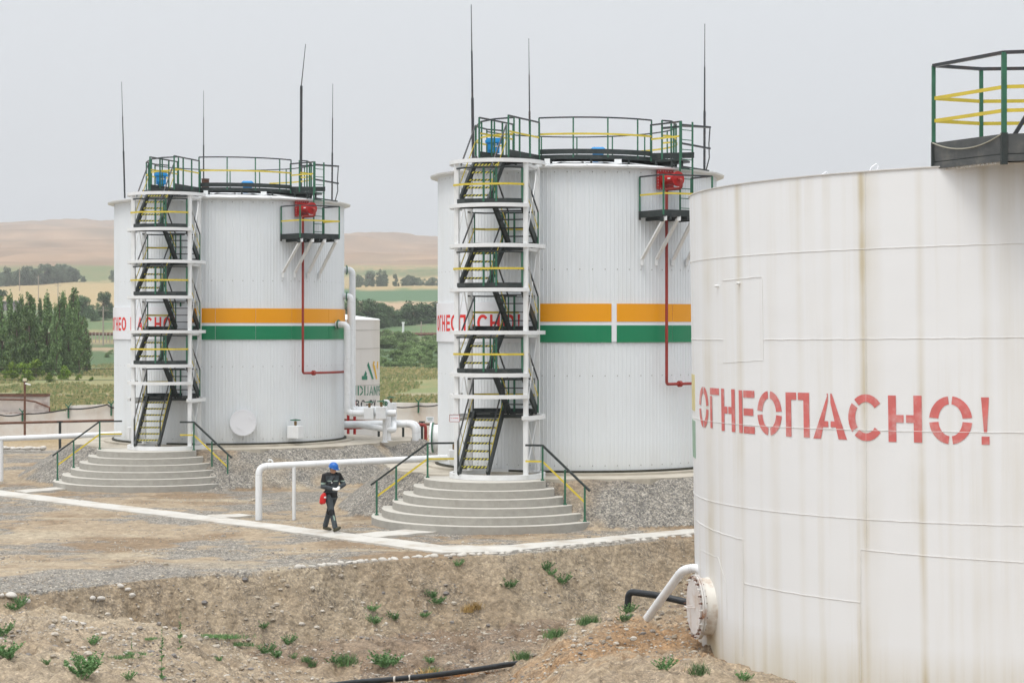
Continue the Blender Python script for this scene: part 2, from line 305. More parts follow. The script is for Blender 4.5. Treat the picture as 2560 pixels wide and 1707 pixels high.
# ---------------------------------------------------------------- terrain
perm=rng.permutation(512); rv=rng.random(512)
def vnoise(x,y,s=0):
    x=np.asarray(x,float); y=np.asarray(y,float); xi=np.floor(x).astype(int); yi=np.floor(y).astype(int); fx=x-xi; fy=y-yi
    fx=fx*fx*(3-2*fx); fy=fy*fy*(3-2*fy)
    h=lambda a,b: rv[(perm[(a+s*37)&511]+b)&511]
    return (h(xi,yi)*(1-fx)+h(xi+1,yi)*fx)*(1-fy)+(h(xi,yi+1)*(1-fx)+h(xi+1,yi+1)*fx)*fy
def fbm(x,y,s=0,o=4,g=.5):
    r=0;a=1;t=0
    for i in range(o): r=r+a*vnoise(x*2**i+i*17.3,y*2**i-i*9.1,s+i); t+=a; a*=g
    return r/t-.5
EDGEPX=[(-400,1500),(0,1482),(130,1476),(316,1456),(480,1438),(600,1432),(751,1421),(900,1407),(1088,1393),(1160,1390),(1256,1388),(1360,1378),(1560,1358),(1730,1344)]
EX=[];EY=[]
for a,b in EDGEPX: p=Pz(a,b,0); EX.append(p.x); EY.append(p.y)
EX+= [9,14,40]; EY+=[53,55,60]; EX=[-60]+EX; EY=[36]+EY
CPX=[(-900,-.1),(0,-.27),(130,-.21),(300,-.40),(430,-.57),(520,-.80),(620,-1.12),(784,-1.66),(900,-2.2),(1130,-2.2),(1237,-1.66),(1284,-1.31),(1320,-1.14),(1374,-.88),(1428,-.60),(1500,-.50),(1591,-.42),(1700,-.45),(2000,-.58),(3500,-.6)]
RZ=[(-900,38.3),(1300,38.2),(1450,39),(1600,39.8),(1740,40.3),(3500,41)]
T1C=(-10.08,71.2); T2C=(1.90,58.3); T3C=(10.43,36.82); T3Z=-.62
TW1=(-11.48,66.2); TW2=(-.39,53.5)
YT=[(95,0),(110,0.02),(150,-.16)]+[(Y,CH-(y-HZ)*Y/F) for Y,y in((220,964),(300,902),(380,852),(480,800),(600,771),(850,724),(1100,694),(1400,655),(2000,606),(3000,556),(4200,620))]
def height(X,Y,fine=True):
    X=np.asarray(X,float);Y=np.asarray(Y,float); px=1280+X/np.maximum(Y,20)*F
    h=np.interp(Y,[-100,95]+[a for a,_ in YT[1:]],[0,0]+[b for _,b in YT[1:]])
    far=np.clip((Y-1200)/1800,0,1); dy=np.interp(px,[-2000,0,200,300,600,900,1100,1600,2600,5000],[12,8,0,3,24,38,54,66,80,90])
    h=h-dy*far*Y/F
    h=h+fbm(X/160,Y/160,3,5)*np.clip((Y-330)/2600,0,1)*42*(Y>330)
    h=h+fbm(X/9,Y/9,5,3)*.35*np.clip((Y-105)/40,0,1)
    # embankments of the two tank pads
    for (cx,cy),w_ in((T1C,1.9),(T2C,1.5)):
        dd=np.hypot(X-cx,Y-cy); h=np.maximum(h,1.19*np.clip(1-(dd-5.55)/w_,0,1))
    sx=np.clip((X+8)/3.4,0,1)*3.4-8; dd=np.hypot(X-sx,Y-72.1); h=np.maximum(h,1.15*np.clip(1-(dd-1.5)/1.3,0,1))
    # small gravel mound near the pad, left
    n1=fbm(X*.9,Y*.9,11,4); n2=fbm(X*3.2,Y*3.2,12,4)
    ye=np.interp(X,EX,EY)+n1*.5*np.clip((-X-1.5)/2,.15,1)
    dfr=ye-Y; t=np.clip(dfr/1.9,0,1); bank=-1.35*(1-(1-t)**1.35)-np.clip((dfr-1.9)*.03,0,.2)+n2*.20*np.clip(dfr*2,0,1)*(1-.6*t)+n1*.12*np.clip(dfr,0,1)
    c=np.interp(px,[a for a,_ in CPX],[b for _,b in CPX])+n1*.10+n2*.05; zr=np.interp(px,[a for a,_ in RZ],[b for _,b in RZ])+n1*.6
    dz=Y-zr; mo=c-np.maximum(dz,0)*.85-np.clip(-dz,0,30)*.012
    k=.12; mx_=np.maximum(bank,mo); mx_=mx_+k*np.exp(-np.abs(bank-mo)/k)*.5
    h=np.where((dfr>0)&(Y<70),mx_,h)
    if fine:
        nr=(Y<100); f1=fbm(X*1.3,Y*1.3,20,3)*.05; f2=fbm(X*9,Y*9,21,3)
        emb=np.clip(h*2,0,1)*(h<1.15)
        h=h+np.where(nr,f1*(h<1.1)+(f2*(.03+.0*emb)+(fbm(X*5,Y*5,23,4)*.18-np.abs(fbm(X*1.8,Y*.9,24,4))*.55+.06+.9*np.minimum(fbm(X*2.6,Y*2.6,25,3)+.16,0))*np.clip(dfr*2,0,1)*np.clip((47-Y)/9+.6,.3,1))*(h<1.15),0)
    return h
def H(x,y): return float(height(np.array([x]),np.array([y]))[0])
def build_ground():
    rows=np.concatenate([np.linspace(-60,28,30),np.arange(28.3,33,.15),np.arange(33,52,.045),np.arange(52,80,.09),np.arange(80,112,.35),112*1.022**np.arange(1,167)])
    us=np.concatenate([np.linspace(-1.0,-.3,18),np.linspace(-.285,.10,640),np.linspace(.105,.285,60),np.linspace(.32,1.0,16)])
    Yg,U=np.meshgrid(rows,us,indexing='ij'); Xg=U*np.maximum(Yg,34)
    Z=height(Xg,Yg); nr,nc=Xg.shape
    co=np.stack([Xg,Yg,Z],-1).reshape(-1,3).astype(np.float32)
    i=np.arange(nr-1)[:,None]*nc+np.arange(nc-1)[None,:]; f=np.stack([i,i+1,i+nc+1,i+nc],-1).reshape(-1,4)
    me=bpy.data.meshes.new('ground'); me.vertices.add(len(co)); me.vertices.foreach_set('co',co.ravel())
    me.loops.add(f.size); me.loops.foreach_set('vertex_index',f.ravel().astype(np.int32)); me.polygons.add(len(f))
    me.polygons.foreach_set('loop_start',np.arange(0,f.size,4,dtype=np.int32)); me.polygons.foreach_set('loop_total',np.full(len(f),4,dtype=np.int32)); me.polygons.foreach_set('use_smooth',np.ones(len(f),bool)); me.update(calc_edges=True)
    # surface cover: colour of soil, gravel, grass
    X=Xg;Y=Yg; px=1280+X/np.maximum(Y,30)*F; py=HZ+(CH-Z)*F/np.maximum(Y,30)
    dirt=np.array([.375,.30,.212]); dark=np.array([.24,.172,.11]); pale=np.array([.44,.38,.285]); grav=np.array([.275,.265,.245]); rust=np.array([.29,.15,.06])
    def mixc(c,d,m): return c*(1-m[...,None])+d*m[...,None]
    sm=lambda a,b,x: np.clip((x-a)/(b-a),0,1)
    c=np.ones(X.shape+(3,))*dirt
    a1=fbm(X*.5,Y*.35,30,5); a2=fbm(X*.22+5,Y*.9,31,4); a3=fbm(X*2.2,Y*2.2,32,4); a4=fbm(X*5,Y*5,34,3)
    c=mixc(c,dark,sm(-.04,.14,a1+.3*a3)*.8); c=mixc(c,pale,sm(.04,.22,a2)*.6)
    G=sm(-.05,.07,fbm(X*.42+3,Y*.5+7,33,5)+.45*a3)*.85
    ye=np.interp(X,EX,EY); fr=ye-Y
    emb=((Z>.06)&(Y<80)&(Y>47)&(fr<0)); G=np.where(emb,.92-.75*sm(.05,.16,fbm(X*.6,Y*.6,40,3)),G)
    G=np.where(fr<0,np.maximum(G,.9*sm(-4.2,-2.5,-np.abs(fr+1.2)*2+a1*5)*sm(700,300,px)),G)
    G=np.where(fr>0,.18+.3*sm(-.05,.15,a3),G)
    G=np.where(Y>86,0,G)
    c=mixc(c,grav,G)
    # trench floor, damp band
    fl=(fr>1.9)&(Z<-1.2); c=np.where(fl[...,None],c*.55+.45*np.array([.20,.135,.09]),c)
    bankm=(fr>0)&(fr<2.0)&(Z>-1.4); c=np.where(bankm[...,None],c*.45+.55*np.array([.315,.25,.17]),c)
    mdl=(fr>0.3)&(px<900)&(Y<39.3); c=np.where(mdl[...,None],c*.45+.55*np.array([.40,.32,.225]),c)
    # iron-stained soil below the manhole of the old tank
    d3=np.hypot((X-2.3)/2.7,(Y-36.4)/2.2); rm=sm(.15,-.9,d3-1-fbm(X*1.4,Y*2.5,44,4)*1.6); c=mixc(c,rust,np.clip(rm*1.5,0,.9)*(Y<42))
    mr=(Y<40)&(px>1250); c=np.where(mr[...,None],c*.6+.4*np.array([.41,.31,.205]),c)
    c=c*(1+.5*a4[...,None])
    # beyond the wall
    n=fbm(X/14,Y/30,50,5); n5=fbm(X/60,Y/45,51,5); nn=fbm(X/3,Y/8,52,4)
    straw=np.array([.38,.29,.155]); gr=np.array([.185,.225,.10]); dg=np.array([.05,.095,.045]); tan=np.array([.40,.285,.19]); hill=np.array([.315,.215,.14]); scrub=np.array([.17,.15,.11]); crop=np.array([.085,.16,.085])
    f_=np.ones(X.shape+(3,))*straw*.9
    def band(y0,y1,col,m=1.0,lo=-9,hi=9999,ws=4,nz_=6):
        nonlocal f_
        yy=py+n*nz_*2+nn*nz_; b=np.clip((yy-y0)/ws,0,1)*np.clip((y1-yy)/ws,0,1)*((px>lo)&(px<hi)); f_=mixc(f_,col,b*m)
    f_=mixc(f_,gr,sm(-.06,.06,n+nn*.5)*.75)
    band(982,1100,np.array([.36,.30,.22]),.6); band(925,985,gr,.55); band(918,940,straw,.8); band(850,922,dg*1.3,.85); band(868,880,tan,.8,200,300); band(852,862,tan,.5)
    band(800,850,dg*1.7,.8); band(822,835,straw*1.1,.5,150,320); band(768,802,dg*1.4,.8); band(700,772,straw*1.05,.9,-999,310); band(752,790,tan*1.1,.8,870,1400); band(722,756,crop,.95,600,3000,3,3); band(690,724,straw,.8,600,3000); band(655,708,gr*.8,.75,-999,310,5,8); band(672,694,dg*1.3,.5,600,3000)
    hm=sm(668,655,py+n5*30); n6=fbm(X/40,Y/16,57,6); hc=hill*(1+.25*n5[...,None]*2)*(1+.7*n6[...,None]); hc=hc*(1-.45*sm(.05,.2,fbm(X/90+7,Y/50,55,5))[...,None]*np.ones(3))+.45*sm(.05,.2,fbm(X/90+7,Y/50,55,5))[...,None]*scrub
    f_=mixc(f_,hill,hm); f_=np.where((hm>.5)[...,None],hc,f_)
    c=np.where((Y>84)[...,None],mixc(c,f_,sm(84,97,Y)),c)
    rgba=np.concatenate([c,np.where(Y<84,.17+.83*G,0)[...,None]],-1).reshape(-1,4).astype(np.float32)
    at=me.color_attributes.new('cover','FLOAT_COLOR','POINT'); at.data.foreach_set('color',rgba.ravel())
    m=bpy.data.materials.new('ground_soil'); m.use_nodes=True; n_=m.node_tree; L=n_.links; b=n_.nodes['Principled BSDF']; b.inputs['Roughness'].default_value=.95; b.inputs['Specular IOR Level'].default_value=.15
    A=n_.nodes.new('ShaderNodeAttribute'); A.attribute_name='cover'; geo=n_.nodes.new('ShaderNodeNewGeometry')
    vo=n_.nodes.new('ShaderNodeTexVoronoi'); vo.inputs['Scale'].default_value=30; L.new(geo.outputs['Position'],vo.inputs['Vector'])
    hs=n_.nodes.new('ShaderNodeSeparateColor'); L.new(vo.outputs['Color'],hs.inputs[0])
    rp=n_.nodes.new('ShaderNodeValToRGB'); e=rp.color_ramp.elements; e[0].position=0; e[0].color=(.42,.42,.44,1); e[1].position=1; e[1].color=(1.8,1.75,1.66,1)
    e2=rp.color_ramp.elements.new(.3); e2.color=(.72,.73,.74,1); e3=rp.color_ramp.elements.new(.7); e3.color=(1.12,1.08,1.0,1); L.new(hs.outputs[0],rp.inputs[0])
    mu=n_.nodes.new('ShaderNodeMix'); mu.data_type='RGBA'; mu.blend_type='MULTIPLY'; L.new(A.outputs['Alpha'],mu.inputs[0]); L.new(A.outputs['Color'],mu.inputs[6]); L.new(rp.outputs[0],mu.inputs[7])
    no=n_.nodes.new('ShaderNodeTexNoise'); no.inputs['Scale'].default_value=7; no.inputs['Detail'].default_value=8; no.inputs['Roughness'].default_value=.7; L.new(geo.outputs['Position'],no.inputs['Vector'])
    mr_=n_.nodes.new('ShaderNodeMapRange'); mr_.inputs[1].default_value=.3; mr_.inputs[2].default_value=.7; mr_.inputs[3].default_value=.72; mr_.inputs[4].default_value=1.28; L.new(no.outputs['Fac'],mr_.inputs[0])
    m2=n_.nodes.new('ShaderNodeMix'); m2.data_type='RGBA'; m2.blend_type='MULTIPLY'; m2.inputs[0].default_value=1; L.new(mu.outputs[2],m2.inputs[6]); L.new(mr_.outputs[0],m2.inputs[7]); L.new(m2.outputs[2],b.inputs['Base Color'])
    v2=n_.nodes.new('ShaderNodeTexVoronoi'); v2.inputs['Scale'].default_value=7.5; L.new(geo.outputs['Position'],v2.inputs['Vector'])
    v3=n_.nodes.new('ShaderNodeMath'); v3.operation='MULTIPLY_ADD'; v3.inputs[1].default_value=-.9; L.new(v2.outputs['Distance'],v3.inputs[0]); L.new(no.outputs['Fac'],v3.inputs[2])
    mh=n_.nodes.new('ShaderNodeMath'); mh.operation='MULTIPLY_ADD'; L.new(hs.outputs[1],mh.inputs[0]); L.new(A.outputs['Alpha'],mh.inputs[1]); L.new(v3.outputs[0],mh.inputs[2])
    bp=n_.nodes.new('ShaderNodeBump'); bp.inputs['Strength'].default_value=1; bp.inputs['Distance'].default_value=.052; L.new(mh.outputs[0],bp.inputs['Height']); L.new(bp.outputs[0],b.inputs['Normal'])
    me.materials.append(m); o=bpy.data.objects.new('ground',me); COL.objects.link(o); tag(o,kind='structure'); return o
build_ground()

def slab(name,quads,m,th=.07,lift=.03,segs=14):
    """concrete strip lying on the ground: each quad given by image points on the level z=0"""
    mb=MB()
    for q in quads:
        w=[Pz(a,b,0) for a,b in q]; 
        # q: left-near, right-near, right-far, left-far
        top=[];
        for i in range(segs+1):
            t=i/segs
            for j in(0,1):
                p=(w[0]*(1-t)+w[1]*t) if j==0 else (w[3]*(1-t)+w[2]*t)
                top.append((p.x,p.y,lift+.006*math.sin(p.x*7+p.y*3)))
        fs=[(2*i,2*i+2,2*i+3,2*i+1) for i in range(segs)]
        mb.add(top,fs); bot=[(x,y,z-th-.08) for x,y,z in top]
        b=len(top); side=top+bot; fs=[(2*i,b+2*i,b+2*i+2,2*i+2) for i in range(segs)]+[(2*i+1,2*i+3,b+2*i+3,b+2*i+1) for i in range(segs)]+[(0,1,b+1,b),(2*segs,b+2*segs,b+2*segs+1,2*segs+1)]
        mb.add(side,fs)
    return tag(mb.build(name,m),kind='structure')
slab('path',[[(-330,1214),(0,1241),(0,1228),(-330,1204)],[(0,1241),(650,1322),(650,1308),(0,1228)],[(650,1322),(1106,1385),(1106,1366),(650,1308)],[(1106,1385),(1256,1382),(1256,1367),(1106,1366)],[(1256,1382),(1500,1358),(1500,1346),(1256,1367)],[(1500,1358),(1900,1320),(1900,1309),(1500,1346)]],PATHM,lift=.04)
slab('path_branch',[[(67,1234),(244,1218),(224,1214.5),(36,1229)]],PATHM,lift=.05)
slab('path_branch',[[(550,1299),(631,1292),(598,1287.5),(516,1291)]],PATHM,lift=.05)
slab('path_branch',[[(942,1347),(1117,1331),(1035,1326),(889,1338)]],PATHM,lift=.05)

# ---------------------------------------------------------------- aprons (structure)
def apron(c,name='tank_apron',extra=None):
    mb=MB(); n=90
    v=[(c[0]+(5.6+.08*math.sin(i*.9)+.06*math.sin(i*2.3))*math.cos(2*math.pi*i/n),c[1]+(5.6+.08*math.sin(i*.9)+.06*math.sin(i*2.3))*math.sin(2*math.pi*i/n)) for i in range(n)]
    mb.prism(v,1.05,1.205)
    mb.arcband(4.0,4.42,1.206,1.26,0,2*math.pi,90,c)
    if extra: mb.prism(extra,1.0,1.20)
    return tag(mb.build(name,APRON),kind='structure')
apron(T1C,extra=[(-6.0,70.2),(-4.9,69.9),(-3.6,71.0),(-3.7,73.2),(-7,73.8)])
apron(T2C)

# ================================================================= riveted white storage tanks
RT=4.06
def rail(mb_post,mb_top,mb_mid,pts,zt,zf,zm=None,pw=.045,tw=.045,mw=.05,closed=False,posts=True):
    n=len(pts)
    for i in range(n-1+(1 if closed else 0)):
        a=pts[i];b=pts[(i+1)%n]
        mb_top.bar((a[0],a[1],zt),(b[0],b[1],zt),tw,.04)
        if zm is not None: mb_mid.bar((a[0]*1.004,a[1]*1.004,zm),(b[0]*1.004,b[1]*1.004,zm),.012,mw)
    if posts:
        for p in pts: mb_post.bar((p[0],p[1],zf),(p[0],p[1],zt),pw)
def make_tank(idx,center,label):
    ang=-math.atan2(center[0],center[1])
    T=empty('storage_tank',(center[0],center[1],0),ang,label,'tank','corrugated white storage tanks')
    shell(RT,1.29,9.56,222,.010,'shell',CLAD,T,zs=(3.9,6.8),rivets=(1.45,3.9,6.8,9.45))
    mb=MB(); mb.arcband(RT-.05,RT+.09,1.262,1.32,0,2*math.pi,120); mb.build('base_seal',SEALM,T)
    # roof: shallow cone of sheet with raised joints and a drooping eave
    mb=MB(); n=48; v=[]; 
    for r,z in((4.28,9.555),(4.30,9.60),(0.0,10.13)):
        for i in range(n):
            a=2*math.pi*i/n; v.append((r*math.sin(a),-r*math.cos(a),z+(.012 if i%2 and r>1 else 0)))
    for i in range(n):   # underside
        a=2*math.pi*i/n; v.append((RT*math.sin(a),-RT*math.cos(a),9.53))
    fs=[]
    for i in range(n):
        j=(i+1)%n; fs+=[(i,j,n+j,n+i),(n+i,n+j,2*n+j,2*n+i),(3*n+i,3*n+j,j,i)]
    mb.add(v,fs); rf=mb.build('roof',WHITE,T)
    mb=MB()
    for i in range(24):
        a=360*i/24+4; mb.bar(pol(4.28,a,9.622),pol(1.2,a,10.0),.03,.02)
    mb.build('roof_joint',WHITE,rf)
    # banner panels
    R1=RT+.045
    def band(name,m,a0,a1,z0,z1,r=R1,n=40,nm_parent=T):
        b=MB(); b.arcband(RT+.01,r,z0,z1,R_(a0-90),R_(a1-90),n); return b.build(name,m,T,smooth=False)
    split=[(-15,13.3),(15.4,40),(40.2,64),(64.2,100)] if idx==2 else [(-18.4,-7),(-6.85,12),(12.15,30.5),(30.65,56),(56.2,100)]
    wp=band('white_panel',PANEL,-112,-15.2 if idx==2 else -18.6,4.81,5.92)
    for a0,a1 in split:
        band('orange_stripe',ORANGE,a0,a1,5.375,5.865,n=14); band('green_stripe',SGREEN,a0,a1,4.81,5.275,n=14)
    band('stripe_backing',PANEL,-15 if idx==2 else -18.4,100,4.83,5.84,r=R1-.012)
    tx=MB(); seq=['O','G','H','E','O','PI','A','C','H','O','!']; wd=[1,.8,.95,.8,1.1,.95,1.15,1.05,.95,1.15,.4]
    if idx==2: lt=[(1095.5,1102.5),(1104,1109.5),(1111,1119.5),(1123,1134),(1136,1154),(1156,1175),(1186,1202),(1204,1230),(1236,1260),(1268,1298),(1302,1309)]; c0,w0=1442,352.5
    else: lt=[(289.8,294.5),(295.5,299),(300.5,306),(308,314.5),(316,328),(339,352),(355,370),(374,392),(398,414),(419,437),(441,447)]; c0,w0=575,286
    for ch,(x0,x1) in zip(seq,lt):
        a0=math.asin(max(-.9995,(x0-c0)/w0)); a1=math.asin((x1-c0)/w0)
        glyphs_on_cyl(tx,R1,[(ch,a0,a1,5.11,5.575,False,.26 if ch!='!' else .5,.18)],off=.004)
    tx.build('lettering',REDL,T)
    # roof ring walkway
    fl=MB(); fl.arcband(2.3,2.92,9.97,10.02,0,2*math.pi,72); fl.arcband(2.86,2.92,9.90,9.97,0,2*math.pi,72); fl.arcband(2.3,2.36,9.88,9.97,0,2*math.pi,72)
    for i in range(16):
        a=i*22.5+8
        for r in(2.38,2.86): fl.bar(pol(r,a,9.80+(.1 if r<2.5 else 0)-.02),pol(r,a,9.98),.06)
        fl.bar(pol(2.32,a,9.93),pol(2.9,a,9.93),.05,.06)
    wk=fl.build('roof_walkway',BLACK,T)
    ps,tp,md,kk=MB(),MB(),MB(),MB()
    front=[-21.4,-2,17.3,36,46.6]
    for i in range(4):
        a0,a1=front[i],front[i+1]; ns=4
        for s in range(ns):
            b0=a0+(a1-a0)*s/ns;b1=a0+(a1-a0)*(s+1)/ns
            tp.bar(pol(2.9,b0,11.06),pol(2.9,b1,11.06),.04); md.bar(pol(2.93,b0,10.60),pol(2.93,b1,10.60),.012,.055); 
    for s in range(16):
        b0=-21.4+68*s/16;b1=-21.4+68*(s+1)/16; kk.bar(pol(2.93,b0,10.11),pol(2.93,b1,10.11),.012,.14)
    for a in front: ps.bar(pol(2.9,a,9.95),pol(2.9,a,11.06),.042)
    far=[75,92,112,135,158,180,202,225,248]
    for i in range(len(far)-1):
        for s in range(3):
            b0=far[i]+(far[i+1]-far[i])*s/3;b1=far[i]+(far[i+1]-far[i])*(s+1)/3; tp.bar(pol(2.9,b0,11.06),pol(2.9,b1,11.06),.035)
            if b0<150: md.bar(pol(2.93,b0,10.56),pol(2.93,b1,10.56),.012,.05)
    for a in far: ps.bar(pol(2.9,a,9.95),pol(2.9,a,11.06),.04)
    # access bridge from the stair tower and the left bay round the sampling hatch
    def L2(px,z_,Z):     # local point of tank 2 seen at column px and depth Z
        x,y=rot2(PX(px,Z)-T2C[0],Z-T2C[1],math.atan2(T2C[0],T2C[1])); return (x,y)
    br=[L2(1196,0,54.3),L2(1283,0,56.1)]; A_=[L2(1198,0,54.2),L2(1229,0,54.8),L2(1256,0,55.4),L2(1283,0,56.0)]
    B_=[L2(1271,0,53.6),L2(1299,0,54.3),L2(1325,0,54.9),L2(1348,0,55.5)]
    rail(ps,tp,md,A_,10.92,9.8,10.5,pw=.05); rail(ps,tp,md,B_,10.92,9.8,10.5,pw=.05)
    C_=[L2(1190,0,57.4),L2(1204,0,56.0),L2(1236,0,55.3),L2(1285,0,54.9)]; D_=[L2(1190,0,57.4),L2(1217,0,58.2),L2(1258,0,58.6)]
    rail(ps,tp,md,C_,11.0,9.9,10.55,pw=.045); rail(ps,tp,md,D_,11.0,9.9,10.55,pw=.04)
    fb=MB(); fb.prism([A_[0],B_[0],B_[-1],A_[-1]],9.80,9.86); fb.prism([C_[0],C_[1],C_[2],A_[-1],D_[2],D_[1]],9.88,9.93)
    for a_,b_ in((A_[0],A_[-1]),(B_[0],B_[-1]),(C_[0],C_[1]),(C_[1],C_[2])): fb.bar((a_[0],a_[1],9.93),(b_[0],b_[1],9.93),.02,.16)
    fb.build('bridge_floor',BLACK,T)
    # right bay down to the ladder
    E_=[L2(1627,0,56.2),L2(1703,0,55.2)]; F_=[L2(1655,0,55.9),L2(1678,0,56.1),L2(1690,0,57.0),L2(1684,0,57.9),L2(1655,0,58.2)]; G_=[L2(1655,0,56.6),L2(1703,0,56.0),L2(1775,0,56.2)]
    rail(ps,tp,md,E_,10.92,9.9,10.52,pw=.05,tw=.06); rail(ps,tp,md,F_,11.02,9.9,10.6,pw=.05)
    kk.bar((E_[0][0],E_[0][1],10.05),(L2(1735,0,55.1)[0],L2(1735,0,55.1)[1],9.98),.02,.16)
    for a_,b_ in((G_[0],G_[1]),(G_[1],G_[2])): tp.bar((a_[0],a_[1],10.88),(b_[0],b_[1],10.86),.07,.05)
    g2=G_[2]; g1=L2(1702,0,55.2); tp.bar((g1[0],g1[1],10.83),(g2[0],g2[1],10.86),.07,.05); tp.bar((g1[0],g1[1],10.32),(g2[0],g2[1],10.26),.05,.05); kk.bar((g1[0],g1[1],9.66),(L2(1770,0,56.2)[0],L2(1770,0,56.2)[1],9.62),.08,.07)
    e2=L2(1769,0,56.2); tp.tube([(g2[0],g2[1],10.86),(g2[0]-.03,g2[1],10.4),(g2[0]-.02,g2[1],10.0),(e2[0]-.05,e2[1],9.62)],.017,6)
    fr=MB(); fr.prism([E_[0],L2(1700,0,55.3),L2(1725,0,56.3),L2(1650,0,57.6)],9.86,9.92)
    for q in((1640,56.0),(1680,55.6),(1705,55.8),(1690,56.8)):
        p=L2(q[0],0,q[1]); fr.bar((p[0],p[1],9.62),(p[0],p[1],9.9),.06)
    fr.build('ladder_bay_floor',BLACK,T)
    ps.each('railing_post',GREEN,wk); tp.build('top_rail',DKRAIL,wk); md.build('mid_rail',YELLOW,wk); kk.build('toe_plate',BLACK,wk)
    # blue boxes
    bx=MB(); p=L2(1234,0,57.2)
    bx.prism([(p[0]-.17,p[1]-.15),(p[0]+.17,p[1]-.15),(p[0]+.17,p[1]+.15),(p[0]-.17,p[1]+.15)],10.22,10.52)
    for z0,z1,s in((10.07,10.23,.11),(10.5,10.58,.235),(10.58,10.64,.2)): bx.box((p[0],p[1],(z0+z1)/2),(2*s,1.7*s,z1-z0))
    b_=bx.build('breather_valve',BLUE,T,bevel=.01); k2=MB(); k2.box((p[0]-.1,p[1]-.17,10.38),(.09,.04,.16)); k2.build('valve_door',BLUE,b_)
    lb=MB(); lb.box((p[0]+.06,p[1]-.158,10.40),(.12,.006,.035)); lb.box((p[0]+.07,p[1]-.158,10.46),(.06,.006,.03)); lb.build('plate',WHITE,b_)
    p=L2(1495,0,56.6); bx=MB()
    def fr_(z0,x0,y0,z1,x1,y1):
        vs=[(p[0]+a*x,p[1]+b*y,z) for z,x,y in((z0,x0,y0),(z1,x1,y1)) for a,b in((-1,-1),(1,-1),(1,1),(-1,1))]; bx.add(vs,[(3,2,1,0),(4,5,6,7),(0,1,5,4),(1,2,6,5),(2,3,7,6),(3,0,4,7)])
    fr_(9.9,.15,.12,10.19,.16,.13); fr_(10.19,.215,.17,10.27,.215,.17); fr_(10.27,.215,.17,10.33,.15,.12)
    bx.build('breather_valve',BLUE,T,bevel=.01)
    if idx==1:
        p=L2(1367,0,56.0); bx=MB(); bx.tube([(p[0],p[1],10.0),(p[0],p[1],10.32)],.13,14); bx.tube([(p[0],p[1],10.32),(p[0],p[1],10.35)],.14,14); bx.build('roof_hatch',RUST,T)
    bx=MB(); p=L2(1368,0,55.3); bx.box((p[0],p[1],9.82),(.15,.1,.15)); p=L2(1545,0,55.4); bx.box((p[0],p[1],9.83),(.2,.1,.12)); bx.each('roof_fitting',WHITE,T)
    # foam platform on the shoulder of the tank
    IL,OL,OR,IR=(1.72,-3.75),(2.33,-4.62),(3.68,-3.95),(2.98,-2.9)
    pf=MB(); pf.prism([IL,OL,OR,IR],8.22,8.27)
    for a_,b_ in((IL,OL),(OL,OR),(OR,IR)): pf.bar((a_[0],a_[1],8.30),(b_[0],b_[1],8.30),.03,.18)
    pf.bar((IL[0],IL[1],8.15),(IL[0],IL[1],8.4),.06); pf.box((OL[0]-.04,OL[1]+.05,8.13),(.1,.1,.12))
    for t in(.15,.5,.85): 
        a_=(OL[0]+(OR[0]-OL[0])*t,OL[1]+(OR[1]-OL[1])*t); b_=(IL[0]+(IR[0]-IL[0])*t,IL[1]+(IR[1]-IL[1])*t); pf.bar((a_[0],a_[1],8.17),(b_[0],b_[1],8.17),.07,.09)
    pl=pf.build('service_platform',BLACK,T)
    pp,pt,pm=MB(),MB(),MB(); MR=(OR[0]*.25+IR[0]*.75,OR[1]*.25+IR[1]*.75)
    rail(pp,pt,pm,[IL,OL,OR,MR],9.33,8.25,8.83,pw=.05,tw=.03,mw=.05)
    pp.each('railing_post',GREEN,pl); pt.build('top_rail',DKRAIL,pl); pm.build('mid_rail',YELLOW,pl)
    for t,a0 in((0.02,25.5),(.30,32),(.61,40),(.92,48)):
        a_=Vector((OL[0]+(OR[0]-OL[0])*t,OL[1]+(OR[1]-OL[1])*t+.06,8.16)); b_=pol(RT+.07,a0,7.08)
        q=MB(); q.bar(a_,b_,.10,.05); q.box(b_-Vector((0,0,.06)),(.08,.08,.2)); q.box(a_+Vector((.02,0,.0)),(.1,.1,.12)); q.build('strut',WHITE,pl)
    # ladder
    ld=MB(); S1=(2.84,-3.37);S2=(3.2,-3.03)
    for s_ in(S1,S2): ld.bar((s_[0],s_[1],8.26),(s_[0],s_[1],10.9),.05)
    for k_ in range(9): ld.bar((S1[0],S1[1],8.5+k_*.27),(S2[0],S2[1],8.5+k_*.27),.022)
    ld.build('ladder',GREEN,T)
    # foam chamber + feed pipe
    c=Vector((2.40,-3.33,9.27)); nr=Vector((.585,-.811,0)); tg=Vector((.811,.585,0)); M=Matrix((tg,-nr,Vector((0,0,1)))).transposed()
    fc=MB(); fc.box(c+nr*.06,(.6,.03,.54),M=M); fm=fc.build('foam_chamber',RED,T,bevel=.01)
    fc=MB(); fc.tube([c+nr*.06,c+nr*.12,c+nr*.2,c+nr*.62],[.2,.2,.155,.155],20); fc.tube([c+nr*.60,c+nr*.63],.21,20); fc.build('chamber_body',RED,fm,smooth=True)
    bo=MB()
    for i in range(7):
        for sx,sz in((i/6-.5,-.5),(i/6-.5,.5),(-.5,i/6-.5),(.5,i/6-.5)): bo.box(c+nr*.08+tg*(sx*.54)+Vector((0,0,sz*.48)),(.018,.018,.018))
    bo.each('bolt',WHITE,fm); bo=MB(); bo.box(c+nr*.42+Vector((-.09,-.12,.02)),(.16,.02,.035),R_(-20)); bo.build('label_strip',WHITE,fm)
    e_=c+nr*.66+Vector((0,0,-.02)); q=Vector((2.46,-3.60,0))
